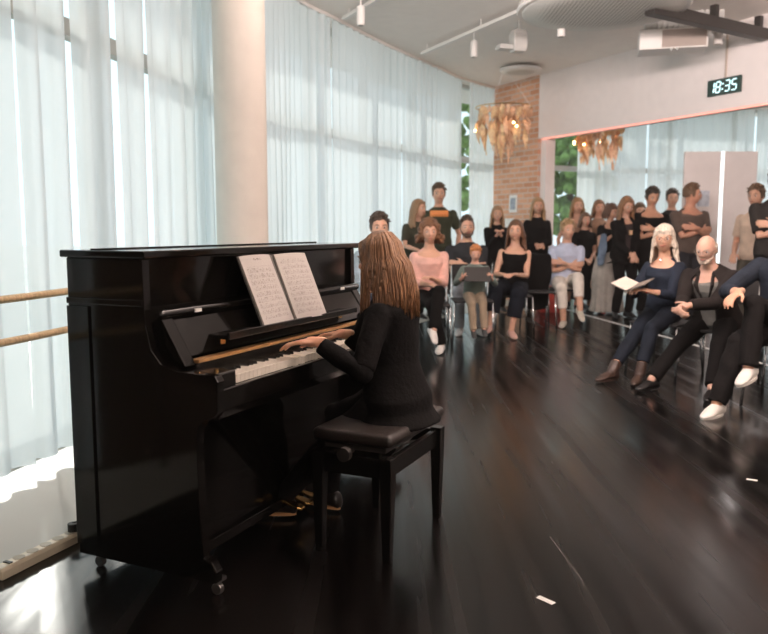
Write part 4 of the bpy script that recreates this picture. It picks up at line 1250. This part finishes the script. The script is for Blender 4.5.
person('seated person with short fair hair, light blue t-shirt and white trousers, arms and legs crossed', 2.33, 10.0, -8 * DEG, 'sit', 1.31, .03, fem=True, yaw=.35, shirt=(.48, .53, .66), sleeve=.38, hair='short', hcol=(.36, .24, .12), bcol=(.74, .68, .60), blen=.82,
       shoes=(.55, .50, .42), cross=True, ar=(-.05, -.42, .085), al=(.13, -.58, .24), kl=(0, -.6, 1), build=1.12, headfwd=.1)
# --- standing, left group -------------------------------------------------------
J = person('standing man in a dark t-shirt with an orange block on the chest', .76, 10.95, 0, 'stand', 1.82, 0, shirt=(.05, .055, .035), sleeve=.36, hair='short', hcol=(.09, .055, .03), bcol=(.05, .05, .05))
c = MB(); pr = []
for k in range(9):
    xx = -.125 + .25 * k / 8; yy = -.148 + 1.6 * xx * xx; pr.append((xx, yy))
c.rings([[(a, b, 1.375) for a, b in pr] + [(a, b + .02, 1.375) for a, b in pr[::-1]], [(a, b, 1.46) for a, b in pr] + [(a, b + .02, 1.46) for a, b in pr[::-1]]])
sub(J, 'shirt_print', c, mat('orange_print', (.85, .30, .09), .7))
person('long-haired person in a dark top leaning forward behind the curly-haired person', .40, 10.45, 20 * DEG, 'stand', 1.60, .22, fem=True, yaw=.5, shirt=(.05, .05, .035), sleeve=.4, hair='long', hcol=(.28, .17, .09), hlen=.24, bcol=BLK, wl=(.10, -.40, .95), wr=(-.15, -.42, .95))
person('young woman with long fair hair in black, hands clasped at chest beside brick wall', 1.63, 11.35, 0, 'stand', 1.53, 0, fem=True, shirt=BLK, sleeve=.95, hair='long', hcol=(.34, .21, .11), hlen=.26, bcol=BLK, wl=(.03, -.22, 1.12), wr=(-.03, -.23, 1.12), curl=.9)
person('young woman with long blonde hair in black standing in front of the brick wall', 2.26, 11.6, 0, 'stand', 1.66, 0, fem=True, shirt=BLK, sleeve=.95, hair='long', hcol=(.38, .24, .12), hlen=.34, bcol=BLK, wl=(.04, -.20, .98), wr=(-.04, -.22, .98), curl=.8)
# --- standing, middle group -----------------------------------------------------
person('standing woman with fair hair and bare shoulders behind the short girl in black', 2.98, 12.15, 0, 'stand', 1.68, 0, fem=True, shirt=(.42, .25, .17), sleeve=0, shirt2='strap', neck=.08, hair='long', hcol=(.34, .20, .09), hlen=.20, bottom='skirt', blen=.7, bcol=(.3, .25, .2))
person('short girl in a plain black dress standing beside the person with the grey skirt', 2.95, 11.55, 5 * DEG, 'stand', 1.44, 0, fem=True, shirt=BLK, sleeve=.3, hair='bob', hcol=(.14, .075, .04), hlen=.10, bottom='dress', blen=.80, skirt_w=.20, bcol=BLK, wl=(.06, -.16, .78), wr=(-.06, -.18, .78), curl=.7)
person('brown-haired person standing furthest back, between the bare-shouldered woman and the black suit', 3.42, 12.55, 0, 'stand', 1.66, 0, fem=True, shirt=(.30, .18, .12), sleeve=.4, hair='long', hcol=(.22, .11, .05), hlen=.16, bcol=BLK)
J = person('young woman in a long pale grey skirt and black top looking down at her hands', 3.20, 11.15, 18 * DEG, 'stand', 1.565, .03, fem=True, yaw=.25, pitch=.30, shirt=BLK, sleeve=.25, neck=.08, hair='bun', hcol=(.12, .06, .035), hlen=.10,
           bottom='skirt', blen=.985, skirt_w=.27, bcol=(.46, .42, .37), shoes=(.55, .12, .10), wl=(-.02, -.26, 1.14), wr=(-.12, -.26, 1.12), curl=.8, el=(.6, .2, -.8))
c = MB(); c.rings([[(x + dx, y, z) for x, y in ((-.05 * s, -.03), (.05 * s, -.03), (.05 * s, .02), (-.05 * s, .02))] for z, s, dx in ((1.14, .5, 0), (1.10, .9, 0), (.95, 1.1, -.01), (.80, 1.0, -.02), (.70, .7, -.03))])
o = remeshed(c, 'blue_scarf', cm((.16, .22, .30), 'denim'), None, .008, 1, .006, 12, 2); o.location = (3.05, 10.90, 0); tag(o, 'blue-grey scarf hanging from the hands of the woman in the long grey skirt', 'scarf')
J = person('young woman in black suit with long brown hair, hands clasped low, head bowed', 3.26, 10.62, 8 * DEG, 'stand', 1.64, 0, fem=True, yaw=.1, pitch=.28, shirt=(.04, .03, .03), sleeve=.3, neck=.05, hair='long', hcol=(.26, .13, .06), hlen=.28,
           bcol=BLK, wl=(.02, -.26, .88), wr=(-.03, -.27, .88), curl=.7, jacket=dict(col=BLK, low=-.14, gap=(.12, .5)))
c = MB(); c.box((-.022, -.185, 1.13), (.022, -.178, 1.19)); sub(J, 'badge', c, mat('gold_badge', (.72, .46, .26), .5), smooth=False)
person('dark-haired person in black half hidden between the black suit and the man with crossed arms', 3.86, 11.9, 0, 'stand', 1.58, 0, shirt=BLK, sleeve=.5, hair='short', hcol=(.14, .09, .05), bcol=BLK)
person('standing young man in a black v-neck t-shirt with arms crossed, dark crew cut, head bowed', 3.68, 10.85, 4 * DEG, 'stand', 1.77, 0, pitch=.25, shirt=BLK, sleeve=.38, neck=.09, hair='short', hcol=(.04, .03, .022), bcol=BLK,
       cross=True, skin=(.62, .34, .22), build=1.04)
person('dark-haired man whose head shows behind the shoulder of the man in the brown shirt', 4.42, 12.1, -10 * DEG, 'stand', 1.80, 0, shirt=(.03, .03, .035), sleeve=.4, hair='short', hcol=(.05, .035, .025), bcol=BLK)
person('standing man in a grey-brown shirt with arms crossed, face turned to the right', 4.06, 10.45, 12 * DEG, 'stand', 1.79, .0, yaw=.95, shirt=(.115, .085, .07), sleeve=.42, neck=.04, hair='short', hcol=(.15, .085, .045), bcol=(.03, .03, .035),
       cross=True, build=1.12, skin=(.64, .33, .22))
person('standing person in a beige top in front of the display partition, face turned left', 4.33, 9.15, -55 * DEG, 'stand', 1.71, 0, yaw=.1, shirt=(.62, .47, .36), sleeve=.38, hair='short', hcol=(.13, .08, .045), bcol=(.10, .09, .07), wl=(.20, -.12, .92), wr=(-.16, -.16, .92))
person('standing man in a black shirt with arms crossed at the right edge of the photo', 4.16, 8.35, -12 * DEG, 'stand', 1.835, 0, yaw=.1, pitch=.05, shirt=(.03, .027, .025), sleeve=.45, hair='short', hcol=(.04, .03, .025), bcol=BLK,
       cross=True, build=1.06, beard=(.05, .035, .03))
# --- the right foreground row -----------------------------------------------------
a = -48 * DEG
make_chair('chair under the white-haired woman in the blue blouse', 2.36, 6.50, a)
J = person('seated woman with long white hair and fringe, dark blue blouse, blue jeans and brown boots', 2.34, 6.48, a, 'sit', 1.235, .06, fem=True, yaw=.42, shirt=(.016, .022, .036), kind='denim', sleeve=.78, neck=.05, hair='fringe', hcol=(.66, .57, .46), hlen=.19,
           bcol=(.011, .015, .024), bkind='denim', shoes=(.05, .028, .02), shoe_pt='boot', wl=(.04, -.36, .72), wr=(-.12, -.33, .72), vox=.007, curl=.6, al=(.10, -.53, .085), ar=(-.10, -.62, .085), blen=.88)
HP = J['HP']; S = J['S']
def glasses(J, m, rim=.0022, rx=.024, ry=.018):
    HP, S = J['HP'], J['S']; g = MB()
    for sx in (-1, 1):
        g.tube([HP(sx * .031 + rx * math.cos(t), -.104 + .1 * abs(math.cos(t)) * .03, .004 + ry * math.sin(t)) for t in [2 * math.pi * k / 18 for k in range(19)]], rim * S, 6)
        g.tube([HP(sx * .055, -.100, .006), HP(sx * .080, -.05, .008), HP(sx * .083, .005, .006)], rim * S, 6)
    g.tube([HP(-.008, -.106, .008), HP(0, -.110, .010), HP(.008, -.106, .008)], rim * S, 6)
    sub(J, 'glasses', g, m)
glasses(J, mat('glasses_rim', (.20, .10, .06), .3), .0018)
c = MB(); c.tube([HP(0, -.03, -.165) + Vector((0, -.035, 0)), HP(0, -.03, -.165) + Vector((.0, -.04, -.012))], .008, 8, True); sub(J, 'pendant', c, M_chrome)
# open booklet in her hands
o = thing('booklet', 'open booklet with dark cover resting in the lap of the white-haired woman', 'booklet', (2.34 + (-.05) * math.cos(a) - (-.42) * math.sin(a), 6.48 + (-.05) * math.sin(a) + (-.42) * math.cos(a), .745), a)
for sx in (-1, 1):
    w = MB(); w.box((0 if sx > 0 else -.15, -.10, 0), (.15 if sx > 0 else 0, .10, .004)); q = w.build('cover', M_cover, o); q.rotation_euler = (.25, -sx * .35, 0)
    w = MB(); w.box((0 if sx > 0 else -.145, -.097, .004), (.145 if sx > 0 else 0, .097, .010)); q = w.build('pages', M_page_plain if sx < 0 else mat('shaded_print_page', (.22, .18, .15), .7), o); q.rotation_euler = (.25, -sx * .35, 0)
make_chair('chair under the bald man in the charcoal jacket', 2.60, 6.02, a)
J = person('seated bald man with white beard and glasses, charcoal jacket over a grey shirt, hands clasped', 2.58, 6.0, a, 'sit', 1.165, .42, yaw=.10, pitch=.30, shirt=(.17, .165, .15), sleeve=.2, neck=.03, hair='bald', hcol=(.5, .45, .38), beard=(.46, .37, .30),
           bcol=(.008, .007, .007), shoes=(.010, .008, .008), wl=(.02, -.50, .66), wr=(-.04, -.51, .64), vox=.007, curl=.9, al=(.24, -.55, .085), ar=(-.22, -.56, .085), build=1.1, jacket=dict(col=(.022, .018, .017), low=-.10, gap=(.30, .62)), skin=(.60, .36, .27),
           hands=(((-1, 0, -.3), (-.5, -.7, -.4)), ((1, 0, -.3), (.4, -.7, -.4))), blen=.97)
glasses(J, mat('glasses_rim_thin', (.30, .26, .22), .25), .0016)
HP = J['HP']; c = MB()
for q in range(26):
    aa = -.1 + (math.pi + .2) * q / 25; c.tube([HP(.074 * math.cos(aa), .012 + .090 * math.sin(aa), .030), HP(.075 * math.cos(aa), .012 + .090 * math.sin(aa), -.03)], .009, 6, True)
remeshed(c, 'hair', cm((.60, .54, .46), 'hair'), J['R'], .007, 1)
a2 = -42 * DEG
make_chair('chair at the right edge under the man in the denim shirt', 2.78, 5.30, a2)
J = person('seated man in dark denim shirt, black jeans and white sneakers at the right edge', 2.76, 5.28, a2, 'sit', 1.34, .08, shirt=(.015, .020, .030), kind='denim', sleeve=.84, hair='short', hcol=(.06, .04, .03), bcol=(.009, .008, .008),
           shoes=(.80, .76, .70), wl=(.16, -.28, .72), wr=(-.20, -.42, .80), vox=.007, curl=(.5, .45), ar=(-.247, -.60, .085), al=(-.095, -.50, .33), kl=(-.5, -.5, .9), kr=(-.1, -.6, 1), build=1.08, skin=(.60, .33, .22), er=(-.8, .3, -.4),
           hands=(((0, .3, -1),), ((.1, -.1, -1), (-.25, -1, -.35))), footdir=((-.1, -1, -.15), (-.15, -1, 0)))
c = MB(); c.tube([J['al'] - (J['al'] - J['knl']).normalized() * .10, J['al']], [.043, .042], 14); sub(J, 'sock', c, mat('purple_sock', (.07, .03, .22), .9))
o = thing('cloth_bundle', 'red bag on the floor behind the person in white trousers', 'bag', (2.42, 11.3, 0))
c = MB(); c.rings([[(x * s, y * s, z) for x, y in ((-.17, -.10), (.17, -.10), (.19, .10), (-.19, .10))] for z, s in ((0, .9), (.08, 1.05), (.20, 1.0), (.27, .6))]); remeshed(c, 'bag_body', M_red, o, .010, 2, .008, 8)
c = MB(); c.tube([interp([(-.10, 0, .25), (-.06, 0, .36), (.06, 0, .36), (.10, 0, .25)], k / 12) for k in range(13)], .010, 8); c.build('handle', M_red, o, smooth=True)
o.name = 'red_bag'

# --- the pianist ------------------------------------------------------------------
p = pl(.80, .885, 0); prz = PA + math.pi          # local -y towards the keyboard
def loc(u, v, z):   # piano local -> pianist local
    q = pl(u, v, z) - Vector((p.x, p.y, 0)); c_, s_ = math.cos(-prz), math.sin(-prz)
    return (q.x * c_ - q.y * s_, q.x * s_ + q.y * c_, z)
J = person('pianist with long straight brown hair in a black blazer, seated and playing the upright piano', p.x, p.y, prz, 'sit', 1.195, .05, fem=True, yaw=-.10, pitch=.12, seat=.482, shirt=BLK, sleeve=.5, neck=.03, hair='long', sole=(.55, .30, .14), hcol=(.20, .10, .045), hlen=.12,
           bcol=(.011, .010, .010), shoes=(.02, .016, .014), vox=.0055, voxc=.008, wl=loc(.52, .69, .800), wr=loc(.79, .67, .795), el=(.22, .5, -.9), er=(-.22, .5, -.9), curl=.33,
           hands=(((0, .1, -1), loc_d) if False else ((0, .05, -1), (.30, -1, -.06)), ((0, .05, -1), (-.05, -1, -.06))), al=(.06, -.50, .085), ar=(-.10, -.36, .085), headfwd=.15,
           jacket=dict(col=(.0055, .005, .005), low=-.13, gap=(.10, .55), flare=.025, sleeve=.96), skin=(.66, .35, .23))
# strands of her hair
HP, Hd, S = J['HP'], J['Hd'], J['S']
r_ = random.Random(11); c = MB()
back = J['hip'] + J['up'] * .40 * S
for q in range(620):
    aa = r_.uniform(-.32, math.pi + .32); e = r_.uniform(0.02, 1.35); cx, cy = math.cos(aa), math.sin(aa)
    ph = r_.uniform(0, 6); rr = 1.03 + .07 * r_.random()
    py0 = -.055 + .10 * min(1, max(0, cy)); part = HP(.004 * r_.uniform(-1, 1), py0, .014 + .118 * math.sqrt(max(0, 1 - ((py0 - .012) / .102) ** 2)))
    pts = [part]
    for k in (.35, .7, 1.0):
        el_ = math.pi / 2 * (1 - k); pts.append(HP(.086 * rr * math.cos(el_) * cx, .014 + .100 * rr * math.cos(el_) * cy, .012 + .116 * rr * math.sin(el_)))
    # hang down: the sides over the shoulders, the rest down the back
    L = r_.uniform(.17, .245) * (1.0 if cy > .1 else 1.1)
    P1 = pts[-1]
    for k in range(1, 7):
        f = k / 6
        ox = cx * (.008 + .020 * f) + .006 * math.sin(ph + f * 5); oy = cy * (.012 + .018 * min(1, f * 1.5)) + (.030 * f if cy > 0 else .005 * f) + .005 * math.cos(ph + f * 4)
        pts.append(P1 + Vector((ox, oy, -L * f)))
    c.tube(pts, [.0022, .0026, .0028, .0028, .0028, .0027, .0026, .0024, .002, .0012][:len(pts)], 4)
M_strand = mat('brown_hair_strands', (.22, .108, .048), .38, var=.4, vscale=45, stretch=(3, 3, .3), spec=.5)
sub(J, 'hair_strands', c, M_strand)
